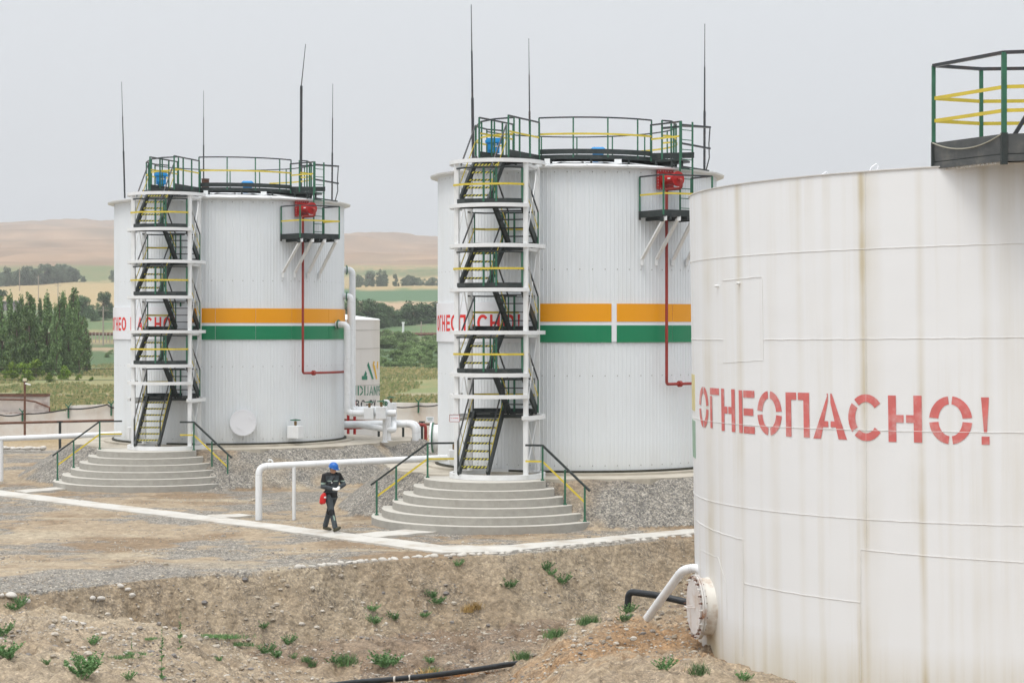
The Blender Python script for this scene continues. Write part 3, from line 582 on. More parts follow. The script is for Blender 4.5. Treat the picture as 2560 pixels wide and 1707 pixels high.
    pts=elbow([e_,e_+nr*.10,e_+nr*.10+Vector((0,0,-.25)),Vector((q.x,q.y,9.0)),Vector((q.x,q.y,3.66))]+[pol(4.28,a,3.66) for a in range(38,120,6)],.09,4)
    tb=MB(); tb.tube(pts,.042,10); f_=tb.build('foam_pipe',DRED,T,smooth=True)
    tb=MB(); tb.disc(pol(4.28,41,3.66),pol(1,131,0),.085,.09,12); tb.build('flange',DRED,f_)
    # corner bracket reaching from the shell
    br_=MB(); br_.bar(pol(4.2,-14.5,6.08),pol(4.25,-32,6.12),.05,.05); br_.box(pol(4.22,-14,6.1),(.05,.06,.12)); br_.build('bracket',WHITE,T)
    return T,L2
TK2,L2=make_tank(2,T2C,'nearer corrugated white storage tank with broken orange and green stripe, right of the walking worker')
TK1,_=make_tank(1,T1C,'farther corrugated white storage tank at left, unbroken orange and green stripe and round manhole cover')
def rods(T,C,lst):
    a=math.atan2(C[0],C[1])
    for (bx,by,tx,ty,Z,r,mid) in lst:
        b=P(bx,by,Z); t=P(tx,ty,Z); f=lambda v: Vector((*rot2(v.x-C[0],v.y-C[1],a),v.z))
        mb=MB(); b=f(b); t=f(t)
        if mid: m_=b.lerp(t,mid[0]); m_.x+=mid[1]; mb.tube([b,m_,m_+(t-m_)*.02,t],[r,r,r*.4,r*.22],6)
        else:
            pts=[b.lerp(t,k) for k in(0,.4,.41,.7,.71,1)]; mb.tube(pts,[r,r,r*.7,r*.6,r*.4,r*.25],6)
        mb.build('lightning_rod',DKRAIL,T)
rods(TK1,T1C,[(312,496,304,205,71,.03,None),(509,455,509,227,73.5,.025,None),(830,500,832,210,71,.03,None),(752,480,764,111,74.5,.05,(.715,-.11))])
rods(TK2,T2C,[(1183,404,1178,12,58.3,.042,None),(1325,402,1322,97,61,.03,None),(1761,425,1762,60,58.3,.035,None)])
# manhole, valve box and three drop pipes of tank 1
def manhole(T,deg,z,r,rim,label=None):
    n=pol(1,deg,0); c=pol(RT,deg,z)
    mb=MB(); mb.disc(c-n*.05,n,r*.86,.2,32); o=mb.build('manhole_neck',WHITE,T,smooth=True)
    mb=MB(); mb.disc(c+n*.15,n,r,.035,40); mb.build('manhole_flange',rim if rim is GREEN else RIVET,o); mb=MB(); mb.disc(c+n*.19,n,r,.04,40)
    side=Vector((-n.y,n.x,0))
    for i in range(24):
        a=2*math.pi*i/24; mb.disc(c+n*.22+(side*math.cos(a)+Vector((0,0,math.sin(a))))*r*.93,n,.018,.035,6)
    for sx,sz in((-.35,-.2),(.35,.25)): 
        q=c+n*.26+side*sx*r*1.2+Vector((0,0,sz*r*1.6)); mb.tube([q-n*.03,q,q+side*.12+Vector((0,0,-.08)),q+side*.12+Vector((0,0,-.08))-n*.03],.008,5)
    mb.build('manhole_cover',PANEL,o,smooth=True)
manhole(TK1,5.8,2.02,.45,WHITE); manhole(TK2,-92,1.98,.45,GREEN)
def handwheel(mb,c,r,ax=(0,0,1)):
    c=Vector(c); ax=Vector(ax); u=Vector((1,0,0)) if abs(ax.z)>.5 else Vector((0,0,1)); u=u.cross(ax).normalized(); v=ax.cross(u)
    pts=[c+(u*math.cos(a)+v*math.sin(a))*r for a in[2*math.pi*i/20 for i in range(21)]]; mb.tube(pts,.016,6,False)
    for i in range(5):
        a=2*math.pi*i/5; mb.bar(c+ax*.03,c+(u*math.cos(a)+v*math.sin(a))*r,.018)
def valve_box(T,p,s,deg,parent_name='valve_box'):
    mb=MB(); mb.box((0,0,0),s); o=mb.build(parent_name,PIPEW,T,bevel=.012); o.location=p; o.rotation_euler=(0,0,deg)
    mb=MB(); mb.tube([(0,0,s[2]/2-.005),(0,0,s[2]/2+.16)],.022,8); mb.box((0,0,s[2]/2+.08),(.09,.03,.14)); mb.build('valve_stem',BRASS,o); return o
v_=valve_box(TK1,pol(RT+.28,30.5,1.67),(.43,.4,.42),R_(-30)); mb=MB(); handwheel(mb,(0,0,.40),.17); mb.build('handwheel',GREEN,v_); valve_box(TK1,pol(RT+.25,-50,1.62),(.30,.42,.40),R_(10)); 
vb=valve_box(TK2,pol(RT+.3,-52,1.60),(.28,.42,.40),R_(8)); mb=MB(); handwheel(mb,(0,0,.38),.1); mb.build('handwheel',GREEN,vb)

# drop pipes (world coords), one thing each
def pipe_thing(name,pts,r,label,m=PIPEW,rad=.25,cat='pipe',group=None,n=14,flange=None,bands=True):
    mb=MB(); o=empty(name,tuple(Vector(pts[0])),0,label,cat,group); off=Vector(pts[0]); q=[Vector(p)-off for p in elbow(pts,rad)]
    mb.tube(q,r,n); mb.build('pipe_run',m,o,smooth=True)
    if bands:
        mb=MB(); P0=[Vector(p)-off for p in pts]
        for i in range(len(P0)-1):
            L=(P0[i+1]-P0[i]).length; dd=(P0[i+1]-P0[i]).normalized(); k=1
            for t in [rad*1.02]+([L-rad*1.02] if i<len(P0)-2 else [])+[x for x in np.arange(1.2,L-.4,1.25)]:
                if 0<t<L: mb.disc(P0[i]+dd*(t-.006),dd,r+.004,.012,n)
        mb.build('joint_band',mat_joint,o)
    if flange:
        mb=MB()
        for (c,nr,rr,th,mm) in flange: mb.disc(Vector(c)-off,nr,rr,th,20)
        mb.build('flange',GREEN,o)
    return o
mat_joint=mat('joint_grey',(.6,.61,.61),.5)
c1=Vector((T1C[0],T1C[1],0))
def drop(pxv,Z,yf,zb,rt,lab,ext):
    X=PX(pxv,Z); z=CH-(yf-HZ)*Z/F; n=(Vector((X,Z,0))-c1).normalized(); a=c1+n*(RT+.02)+Vector((0,0,z))
    b=Vector((X,Z,z)); return pipe_thing('drop_pipe',[a,b,(X,Z,zb)]+ext,.115,lab,rad=.2,group='drop pipes beside the farther corrugated tank',flange=[(a+n*.10,n,.17,.035,None)])
drop(868,69.8,811,2.22,0,'lowest white drop pipe on the farther tank, leaving beside the green stripe',[(PX(990,69.8),69.8,2.22)])
drop(876.5,71.0,741,2.25,0,'middle white drop pipe, its green flange just above the orange stripe of the farther tank',[(PX(975,71.2),71.2,2.25)])
drop(881,72.2,675,2.25,0,'tallest white drop pipe leaving the farther tank highest up, behind two others',[(PX(970,72.4),72.4,2.25)])
# manifold
o=empty('valve_manifold',(PX(955,70.4),70.4,1.2),0,'white boxed valves with green handwheels on two thick legs beside the farther tank','manifold')
def rel(px_,Z,z): return Vector((PX(px_,Z)-o.location.x,Z-o.location.y,z-1.2))
for pxv,Z,z,s in((923.5,69.7,2.22,(.34,.4,.40)),(953.5,69.6,2.24,(.34,.4,.42)),(978,71.6,2.3,(.30,.4,.44))):
    v=valve_box(o,rel(pxv,Z,z),s,R_(-4)); mb=MB(); handwheel(mb,(0,0,s[2]/2+.19),.15); mb.build('handwheel',GREEN,v)
for pxv,Z in((962,69.9),(972,71.0)): mb=MB(); mb.tube([rel(pxv,Z,1.2),rel(pxv,Z,2.2)],.08,14); mb.disc(rel(pxv,Z,1.19),(0,0,1),.13,.02,14); mb.build('leg',PIPEW,o,smooth=True)
mb=MB(); mb.tube(elbow([rel(984,71.6,2.5),rel(984,71.6,1.75),rel(984,70.9,1.55),rel(900,71.6,1.72)],.2),.11,14); mb.build('outlet_pipe',PIPEW,o,smooth=True)
mb=MB(); mb.tube(elbow([rel(960,70.6,2.62),rel(972,70.6,2.62),rel(972,70.6,2.3)],.1),.05,10); mb.build('vent_pipe',PIPEW,o,smooth=True)
v=MB(); handwheel(v,rel(963,69.3,2.58),.075,(0,-1,0)); v.build('handwheel',GREEN,o)
g='white pipes running low behind the valve boxes'
pipe_thing('outlet_line',[(-6.6,72.0,1.70),(PX(1038,71.8),71.8,1.74),(PX(1038,71.8),71.8,.4)],.12,'nearer low white pipe that turns down at the gravel edge between the tanks',rad=.3,group=g)
pipe_thing('outlet_line',[(-6.6,73.2,1.66),(PX(1044,73.0),73.0,1.72),(PX(1044,73),73,.4)],.12,'rear one of two low white pipes turning down between the corrugated tanks',rad=.3,group=g)
pipe_thing('fire_main',[(-7.5,74.2,1.42),(PX(1064,74),74.0,1.62),(PX(1064,74),74.0,.2)],.06,'red pipe running low behind the white pipes and turning down at its right end',m=DRED,rad=.15,bands=False)
for pxv,l in((870.5,'left one of two short red risers beside the farther tank'),(886.5,'right one of two short red risers beside the farther tank')):
    pipe_thing('riser_pipe',[(PX(pxv,76),76,.3),(PX(pxv,76),76,2.4)],.055,l,m=RED,bands=False,group='red risers')
# long rusty pipe on posts, running behind both tanks
o=empty('pipe_rail',(-20,80,0),0,'long rusty thin pipe on T posts in front of the stained perimeter wall','pipe')
mb=MB(); pts=[(PX(x,80)+20,0,CH-(y-HZ)*80/F) for x,y in((-200,1061),(0,1057.5),(160,1053.5),(330,1049.5),(600,1046),(860,1049),(930,1054),(1110,1062))]; mb.tube(pts,.05,8); mb.build('pipe_run',RUST,o,smooth=True)
for x in(150,947,1055,1008):
    mb=MB(); X=PX(x,80)+20; mb.bar((X,0,-.1),(X,0,1.42),.09); mb.box((X,0,1.44),(.24,.1,.05)); mb.build('post',BLACK,o)

# ================================================================= stair towers
def make_tower():
    T=empty('stair_tower',(0,0,0),0,'x','stair tower','black stairs in white frames at the corrugated tanks')
    cols=[(-.94,-.74),(.94,-.74),(.94,.74),(-.94,.74)]
    for x,y in cols: mb=MB(); mb.box((x,y,5.46),(.12,.12,8.30)); mb.box((x,y,1.32),(.2,.2,.02)); mb.build('column',WHITE,T)
    def ring(z,a0=None,a1=None,h=.102):
        mb=MB()
        if a0 is None: mb.arcband(1.20,1.29,z-h/2,z+h/2,0,2*math.pi,72)
        else: mb.arcband(1.20,1.29,z-h/2,z+h/2,R_(a0),R_(a1),44)
        mb.build('ring_beam',WHITE,T)
    ring(9.61);ring(7.38);ring(5.08);ring(1.27,h=.13)
    for z in(8.44,6.21,3.96,3.39): ring(z,-205,-36)
    ring(2.83,-45,195)
    # radial stays joining the ring to the columns, ties to the tank
    mb=MB()
    for z in(9.52,7.29,4.99,2.76):
        mb.bar((-.94,-.74,z),(-.94,.74,z),.06,.08); mb.bar((.94,-.74,z),(.94,.74,z),.06,.08); mb.bar((-.94,.74,z),(.94,.74,z),.06,.08)
    mb.each('cross_beam',WHITE,T)
    for z0,z1 in((1.35,2.76),(2.90,5.0),(5.15,7.3),(7.45,9.52)):
        for x in(-.94,.94):
            mb=MB(); mb.bar((x,-.70,z0),(x,.70,z1),.022); mb.bar((x+.015,.70,z0),(x+.015,-.70,z1),.022); mb.each('brace',WHITE,T)
    xl=(-.83,-.05); xr=(.08,.85)
    def flight(x0,x1,y0,z0,y1,z1,n):
        f=MB(); yf,yb_=min(y0,y1),max(y0,y1); sk=(lambda y:(.02+.06*(y-yf)/(yb_-yf))) if n==7 else (lambda y:(-.07+.18*(y-yf)/(yb_-yf))) ; dy=(y1-y0)/(n+1); dz=(z1-z0)/(n+1); d=Vector((0,y1-y0,z1-z0)).normalized()
        for x in(x0,x1): f.bar((x+sk(y0),y0-d.y*.08,z0+.02),(x+sk(y1),y1,z1-.02),.062,.20)
        fo=f.build('stair_flight',BLACK,T); tr=None
        for i in range(1,n+1):
            t=MB(); y=y0+dy*i; z=z0+dz*i; sg=1 if dy>0 else -1; t.box(((x0+x1)/2+sk(y),y+sg*.05,z),(x1-x0-.05,.23,.025)); q=t.build('tread',BLACK,fo)
            if sg<0: continue      # only the flights climbing away show a striped nosing
            t=MB(); t.box(((x0+x1)/2+sk(y),y-sg*.07,z-.005),(x1-x0-.06,.014,.055)); t.build('nosing',HAZ,fo)
        tp,md,ps=MB(),MB(),MB(); hh=.88
        for x in(x0-.04,x1+.04) if x0<0 else(x0+.0,x1+.05):
            a=Vector((x+sk(y0),y0,z0));b=Vector((x+sk(y1),y1,z1)); u=Vector((0,0,1))
            tp.bar(a+u*hh,b+u*hh,.032); md.bar(a+u*hh*.5,b+u*hh*.5,.010,.038)
            ps.bar(a,a+u*hh,.035); ps.bar(b,b+u*hh,.035)
        tp.each('handrail',DKRAIL,fo); md.each('mid_rail',YELLOW,fo); ps.each('baluster',BLACK if z0<1.5 else GREEN,fo)
    def landing(z,front,full=False):
        s=-1 if front else 1
        poly=[(-.93,s*.5),(-.93,s*.78),(-.62,s*1.1),(.55,s*1.1),(.86,s*.85),(.86,s*.5)]
        if s<0: pass
        m=MB()
        for k in range(13):      # open bar grating
            yy=.52+.047*k; cut=max(0,(yy-.78))*.95; m.bar((-.91+cut,s*yy,z-.02),(.84-max(0,yy-.85)*1.2,s*yy,z-.02),.016,.035)
        for xx in(-.88,-.3,.25,.8): m.bar((xx,s*.5,z-.05),(xx,s*(.80 if abs(xx)>.7 else 1.08),z-.05),.03,.05)
        for a,b in zip(poly[:-1],poly[1:]): m.bar((a[0],a[1],z+.03),(b[0],b[1],z+.03),.015,.11)
        m.bar((poly[0][0],poly[0][1],z-.1),(poly[-1][0],poly[-1][1],z-.1),.06,.1)
        lo=m.build('landing',BLACK,T); ps,tp,md=MB(),MB(),MB()
        ex=[poly[0],poly[1],poly[2],(-.05,s*1.1),(poly[3][0],poly[3][1]),poly[4],poly[5]]
        rail(ps,tp,md,ex,z+.9,z,None,tw=.04,posts=False)
        for x,y in((-.93,s*.76),(-.12,s*1.1),(.22,s*1.1),(.86,s*.83)): ps.bar((x,y,z),(x,y,z+.9),.05)
        bulge=[(-.95,s*.5),(-1.02,s*.8),(-.62,s*1.16),(-.05,s*1.2),(.55,s*1.16),(.9,s*.86),(.9,s*.5)]
        for a,b in zip(bulge[:-1],bulge[1:]): md.bar((a[0],a[1],z+.46),(b[0],b[1],z+.46),.012,.055)
        ps.each('railing_post',GREEN,lo); tp.build('top_rail',BLACK,lo); md.build('mid_rail',YELLOW,lo)
    flight(xl[0],xl[1],-.98,1.33,.5,2.92,7); landing(2.92,False)
    flight(xr[0],xr[1],.5,2.92,-.5,4.05,4); landing(4.05,True)
    flight(xl[0],xl[1],-.5,4.05,.5,5.17,4); landing(5.17,False)
    flight(xr[0],xr[1],.5,5.17,-.5,6.31,4); landing(6.31,True)
    flight(xl[0],xl[1],-.5,6.31,.5,7.45,4); landing(7.45,False)
    flight(xr[0],xr[1],.5,7.45,-.5,8.53,4); landing(8.53,True)
    flight(xl[0],xl[1],-.5,8.53,.62,9.84,5)
    m=MB(); m.prism([(-.95,.5),(.9,.5),(.8,1.0),(.3,1.28),(-.5,1.25),(-.95,.9)],9.76,9.82); m.build('top_landing',BLACK,T)
    return T
tw2=make_tower(); TWR=R_(-13)
tw2.location=(TW2[0],TW2[1],0); tw2.rotation_euler=(0,0,-math.atan2(*TW2)+TWR)
tw1=copy_tree(tw2); tw1.location=(TW1[0],TW1[1],0); tw1.rotation_euler=(0,0,-math.atan2(*TW1)+TWR)
tw2['label']='nearer black zigzag stairs in a white frame, with a small red-edged sign'
tw1['label']='farther black zigzag stairs in a white frame, in front of the left tank'
# sign on the nearer tower
sg=empty('sign_board',tuple(P(1136.5,1045,52.6)),0,'small white sign with red frame and red letters on the nearer stair tower','sign')
mb=MB(); mb.box((0,0,0),(.26,.012,.185)); mb.build('board',PANEL,sg)
mb=MB(); 
for a,b in(((-.13,-.0925),(.13,-.0925)),((-.13,.0925),(.13,.0925)),((-.13,-.0925),(-.13,.0925)),((.13,-.0925),(.13,.0925))): mb.bar((a[0],-.008,a[1]),(b[0],-.008,b[1]),.012,.012)
mb.build('frame',DRED,sg)
mb=MB(); x=-.096
for ch in ['B',' ','P','E','Z','E','P','B','E']:
    if ch!=' ':
        for q in glyph(ch,False,.25,.2): mb.add([(x+a*.016,-.0085,-.014+b*.03) for a,b in q],[(0,1,2,3)])
    x+=.022
mb.build('lettering',REDL,sg)

# ================================================================= round concrete steps
def make_steps():
    T=empty('concrete_steps',(0,0,0),0,'x','steps','rounded concrete steps')
    for k in range(6):
        r=1.8+.28*k; z1=1.20-.2*k; a0=R_(180-2); a1=R_(322+1)   # from the left side round the front
        pts=[(0.0,1.2-.02*k if k==0 else .6)]; n=40
        poly=[(r*math.cos(a0+(a1-a0)*i/n),r*math.sin(a0+(a1-a0)*i/n)) for i in range(n+1)]
        poly=[(r*math.cos(a0),.55)]+poly+[(r*math.cos(a1),.55)]
        mb=MB(); mb.prism(poly,z1-.2-(0 if k<5 else .15),z1); mb.m[1]=1; mb.build('step',[CONCSHADE,CONCLIT],T,bevel=.012)
    L=R_(180); 
    def hr(ang,sgn):
        ca,sa=math.cos(ang),math.sin(ang)
        posts=[(1.8-.08,1.2),(1.8+.28*2.2,1.2-.2*3+.0),(1.8+.28*5-.12,.2)]
        posts=[(1.70,1.2),(2.54,.6),(3.06,.2)] if sgn<0 else [(1.72,1.2),(2.45,.6),(3.08,.2)]
        ps,tp,md,ft=MB(),MB(),MB(),MB(); h=.92
        for r,z in posts: ps.bar((r*ca,r*sa,z),(r*ca,r*sa,z+h),.05); ft.box((r*ca,r*sa,z+.02),(.1,.1,.03))
        P3=[Vector((r*ca,r*sa,z)) for r,z in posts]; dirn=(P3[2]-P3[0]).normalized()
        hor=Vector((0.72 if sgn<0 else -.45,.10,0)); 
        tp.bar(P3[0]+Vector((0,0,h)),P3[2]+Vector((0,0,h))+dirn*.2,.05); tp.bar(P3[0]+Vector((0,0,h)),P3[0]+hor+Vector((0,0,h)),.05)
        md.bar(P3[0]+Vector((0,0,.5)),P3[2]+Vector((0,0,.5)),.012,.05); md.bar(P3[0]+Vector((0,0,.5)),P3[0]+hor+Vector((0,0,.5)),.012,.05)
        o=tp.build('handrail',BLACK,T); ps.each('post',GREEN,o); md.build('mid_rail',YELLOW,o); ft.each('foot_plate',GREEN,o)
    hr(R_(181),-1); hr(R_(322),1)
    return T
st2=make_steps(); st2.location=(TW2[0]-.17,TW2[1]-.15,0); st2.rotation_euler=(0,0,-math.atan2(*TW2))
st1=copy_tree(st2); st1.location=(TW1[0]-.46,TW1[1]-.15,0); st1.rotation_euler=(0,0,-math.atan2(*TW1))
st2['label']='six curved concrete steps with green-posted handrails below the nearer stair tower'
st1['label']='six curved concrete steps with handrails below the farther, left stair tower'

# supply pipes on posts
def support_pipe(label,pts,posts,r):
    o=pipe_thing('supply_pipe',pts,r,label,rad=.22,group='white pipes raised on posts')
    off=Vector(pts[0])
    for (a,b,rr) in posts: mb=MB(); mb.tube([Vector(a)-off,Vector(b)-off],rr,10); mb.build('support_post',PIPEW,o,smooth=True)
    return o
a=P(1118,1144,55.4); b=P(647,1166,54.0); e=Vector((b.x,b.y,-.1)); s0=P(735,1168,54.2)
support_pipe('white pipe bending down to the ground behind the walking worker',[a,b,e],[(Vector((s0.x,s0.y,-.1)),s0,.05)],.093)
a=P(303,1084,68.4); b=P(-60,1100,67.4); s0=P(3,1100,67.6)
support_pipe('white raised pipe entering from the left edge to the farther tank',[a,P(0,1097,67.6),b],[(Vector((s0.x,s0.y,-.1)),s0,.075)],.09)

# ================================================================= old tank with red stencil
R3=7.0; T3=empty('old_tank',(T3C[0],T3C[1],T3Z),0,'large weathered white tank at right with faded red stencilled letters','tank'); T3.rotation_euler=(0,R_(-.85),0)
M3=Matrix.Translation((T3C[0],T3C[1],T3Z))@Matrix.Rotation(R_(-.85),4,'Y'); I3=M3.inverted()
def hit(px,py,R=R3,I=I3):
    o=I@Vector((0,0,CH)); d=(I@Vector(((px-1280)/F,1,CH-(py-HZ)/F)))-o
    a=d.x**2+d.y**2; b=2*(o.x*d.x+o.y*d.y); c=o.x**2+o.y**2-R*R; D=b*b-4*a*c
    t=(-b-math.sqrt(max(D,0)))/(2*a); p=o+d*t; return math.atan2(p.x,-p.y),p.z
aL,ztop=hit(1900,455)
print('tank3 local ztop',ztop, hit(2500,418), hit(1745,500), 'low', hit(2000,1500))
HT=ztop
su=lambda px,py=1100:(hit(px,py)[0]%(2*math.pi))*R3
TAN3=streak_mat('old_tank_paint',(.765,.775,.785),(.54,.48,.35),.42,xs=3.0,zs=.10,rough=.5,seams=[(su(2166)+.02,.09,1.3,HT*1.2,-2),(su(2190)+.06,.28,.6,HT*1.3,-2),(su(1860),.16,.65,HT,-3),(su(2312),.09,1.1,-3,HT*1.2),(su(2480),.12,.4,HT,-3),(su(1945),.2,.4,-3,HT),(su(2010),.12,.45,HT,-2),(su(2150),.07,.9,-2,HT*.4),(su(1800),.08,.4,-3,HT),(su(1786,1560)+.15,.45,3,-.8,1.5)],base=(-.2,.9,1.5))
shell(R3,-1.2,HT,0,0,'shell',TAN3,T3)
mb=MB(); v=[];n=120
for r,z in((R3,HT-.005),(R3+.02,HT+.0),(R3+.02,HT+.018),(R3-.15,HT+.035),(0,HT+.4)):
    for i in range(n): a=2*math.pi*i/n; v.append((r*math.sin(a),-r*math.cos(a),z))
mb.add(v,[(k*n+i,k*n+(i+1)%n,(k+1)*n+(i+1)%n,(k+1)*n+i) for k in range(4) for i in range(n)]); mb.build('roof',mat('roof_paint_worn',(.56,.55,.53),.7,var=.08,vs=3),T3)
def bead(mb,pts,r=.0048,R=R3):
    out=[]
    for (a0,z0),(a1,z1) in zip(pts[:-1],pts[1:]):
        m_=max(2,int(abs(a1-a0)*R/.25)+int(abs(z1-z0)/.3)+1)
        for i in range(m_): t=i/m_; out.append((a0+(a1-a0)*t,z0+(z1-z0)*t))
    out.append(pts[-1]); mb.tube([((R+.004)*math.sin(a),-(R+.004)*math.cos(a),z+.004*math.sin(a*90)) for a,z in out],r,6)
BEAD=mat('weld_bead',(.72,.71,.69),.5,var=.1,vs=10)
mb=MB()
for pxa,ya,yb in((2300,612+5,0),(2300,846,0),(2300,1078,0),(2300,1305,0)):
    z=hit(2300,ya)[1]; a0=R_(-125)
    if ya==846:
        bead(mb,[(a0,z),(hit(1808,852)[0],z)]); bead(mb,[(hit(1909,852)[0],z),(R_(60),z)])
    else: bead(mb,[(a0,z),(R_(60),z)])
bead(mb,[hit(1741,1299),hit(1857,1348),hit(1860,1457),hit(2150,1505)]); bead(mb,[hit(2152,1700),hit(2152,1373),hit(2559,1405)]); bead(mb,[hit(1860,1457),hit(1857,1640)],.003)
bead(mb,[hit(1807,702),hit(1904,692)]); bead(mb,[hit(1906,696),hit(1909,900),hit(1808,907)],.003); bead(mb,[hit(1753,1374),hit(1796,1393),hit(1817,1460),hit(1818,1550)],.003)
bead(mb,[hit(2164,430),hit(2166,1373)],.003)
mb.build('weld_seam',BEAD,T3,smooth=True)
mb=MB()
for (pa,pb) in((1795,715),(1849,708)):
    a,z=hit(pa,pb); mb.tube([pol(R3,math.degrees(a),z),pol(R3+.07,math.degrees(a),z)],.025,8)
mb.each('stud',WHITE,T3)
tx=MB(); ty_=[(1749,1772,966,1069,'O'),(1776,1800,970,1071,'G'),(1804,1838,972,1078,'H'),(1848,1887,976,1083,'E'),(1894,1955,977,1088,'O'),(1965,2024,981,1092,'PI'),(2033,2117,983.5,1097,'A'),(2121,2203,985,1102,'C'),(2221,2305,988.5,1105,'H'),(2323,2431,990,1110,'O'),(2451,2476,993,1111,'!')]
for x0,x1,y0,y1,ch in ty_:
    a0,_z=hit(x0,(y0+y1)/2);a1,_z=hit(x1,(y0+y1)/2); zt=hit((x0+x1)/2,y0)[1]; zb=hit((x0+x1)/2,y1)[1]
    glyphs_on_cyl(tx,R3,[(ch,a0,a1,zb,zt,True,.22 if ch in('O','C') else .24,.165)],off=.006)
tx.build('lettering',REDF,T3)
at_=hit(1737.5,1000)[0]
for nm_,m__,y0_,y1_ in(('yellow_stripe',mat('stripe_yellow_faded',(.62,.55,.28),.6,var=.1),937,1027),('green_stripe',mat('stripe_green_faded',(.28,.42,.32),.6,var=.1),1052,1144)):
    mb=MB(); mb.arcband(R3-.02,R3+.008,hit(1737.5,y1_)[1],hit(1737.5,y0_)[1],at_-1.6-math.pi/2,at_-math.pi/2,40); mb.build(nm_,m__,T3)
mb=MB(); mb.arcband(R3-.02,R3+.10,-.4,.045,0,2*math.pi,120); mb.build('base_ledge',APRON,T3)
# side manhole of the old tank
fn=Vector((-.985,-.17,0)).normalized(); deg=math.degrees(math.atan2(fn.x,-fn.y)); fzl=.44-T3Z-.11
mh=MB(); c=pol(R3-.05,deg,fzl); nn=pol(1,deg,0); mh.tube([c,c+nn*.08,c+nn*.24],[.54,.51,.51],36); FL=mh.build('manhole_neck',TAN3 if False else mat('neck_paint',(.68,.655,.60),.6,var=.08,vs=3,dirt=(.33,.19,.09),dirts=2.2,dirtamt=.9),T3,smooth=True)
RIM=mat('flange_paint',(.60,.585,.56),.6,bump=.5,bs=14,var=.1,vs=6,dirt=(.30,.12,.035),dirts=4,dirtamt=1)
mh=MB(); mh.disc(c+nn*.24,nn,.575,.03,40); mh.disc(c+nn*.278,nn,.575,.03,40); mh.build('manhole_flange',RIM,FL)
mh=MB(); mh.disc(c+nn*.31,nn,.48,.025,40); side=Vector((-nn.y,nn.x,0)); mh.tube([c+nn*.33+side*.1,c+nn*.46+side*.1,c+nn*.46-side*.12,c+nn*.33-side*.12],.012,6); mh.build('manhole_cover',mat('cover_paint',(.66,.63,.61),.6,var=.06,vs=5,dirt=(.42,.26,.14),dirts=3,dirtamt=.6),FL)
for i in range(26):
    a=2*math.pi*i/26; q=c+nn*.215+(side*math.cos(a)+Vector((0,0,math.sin(a))))*.53; mh=MB(); mh.tube([q,q+nn*.155],.012,6); mh.disc(q+nn*.09,nn,.022,.03,6); mh.build('bolt',RUST if i%3 else RIM,FL)
# roof platform of the old tank
def w3(px,py_,Z,z): p=I3@Vector((PX(px,Z),Z,z)); return p
zr_=7.72; ZT=9.28; Pl=[(PX(2334,31),31.0),(PX(2510,29.5),29.5),(9.4,29.0),(9.6,31.2),(PX(2453,31.4),31.4)]
def q3(xy,z): return I3@Vector((xy[0],xy[1],z))
pf=MB(); vs=[q3(p,zr_+.02) for p in Pl]+[q3(p,zr_+.07) for p in Pl]; k=len(Pl); pf.add(vs,[tuple(range(k))[::-1],tuple(range(k,2*k))]+[(i,(i+1)%k,k+(i+1)%k,k+i) for i in range(k)]); PF=pf.build('roof_platform',BLACK,T3)
ps,tp,md,toe=MB(),MB(),MB(),MB()
for i in range(k):
    a,b=Pl[i],Pl[(i+1)%k]; tp.bar(q3(a,ZT),q3(b,ZT),.06,.05)
    for zz in(8.42,8.77): md.bar(q3(a,zz),q3(b,zz),.012,.055)
    toe.bar(q3(a,7.93),q3(b,7.93),.02,.29); toe.bar(q3(a,7.72),q3(b,7.72),.02,.10)
for i,a in enumerate(Pl): ps.bar(q3(a,7.75),q3(a,ZT),.055 if i!=1 else .07)
kc=MB()
for i in(0,1): kc.bar(q3(Pl[i],7.62),q3(Pl[i],8.09),.07 if i==0 else .09)
kc.each('corner_post',BLACK,PF)
tp.build('top_rail',DKRAIL,PF); md.each('mid_rail',YELLOW,PF); toe.build('toe_plate',PLATEG,PF); ps.each('railing_post',GREEN,PF)
mb=MB(); mb.bar(q3((7.55,30.4),7.95),q3((7.95,30.4),8.6),.05,.06); mb.bar(q3((7.95,30.4),8.6),q3((9,30.4),8.62),.05,.06); mb.build('inner_handrail',DKRAIL,PF)
mb=MB(); mb.bar(q3((7.95,30.4),7.8),q3((7.95,30.4),8.6),.05); mb.build('inner_post',GREEN,PF)
mb=MB(); a=Vector((*Pl[0],0)); b=Vector((*Pl[1],0)); pts=[]
for i in range(15):
    t=i/14; p=a.lerp(b,t); pts.append(q3((p.x-.03,p.y-.02),8.08-.62*t*(1-t)))
mb.tube(pts,.011,5); mb.build('sagging_cable',mat('cable_beige',(.35,.34,.28),.7),PF)
mb=MB()
for (pa,pb,hh) in((2150,432,.10),(2020,446,.04)):
    a,z=hit(pa,pb); r=R3-.25; q=pol(r,math.degrees(a),HT+.0); mb.tube([q,q+Vector((.05,0,hh)),q+Vector((.13,0,hh+.05)),q+Vector((.16,0,hh)),q+Vector((.1,0,0))],.012,6)
mb.each('roof_hook',PANEL,T3)
mb=MB()
for i in range(14): 
    p=Vector((*Pl[0],0)).lerp(Vector((*Pl[1],0)),.1+.06*i); v_=q3((p.x+.05,p.y+.05),7.68); mb.box(v_,(.07+.03*random.random(),.06,.05+.03*random.random()),random.random())
mb.build('flaking_sealant',BEAD,PF)
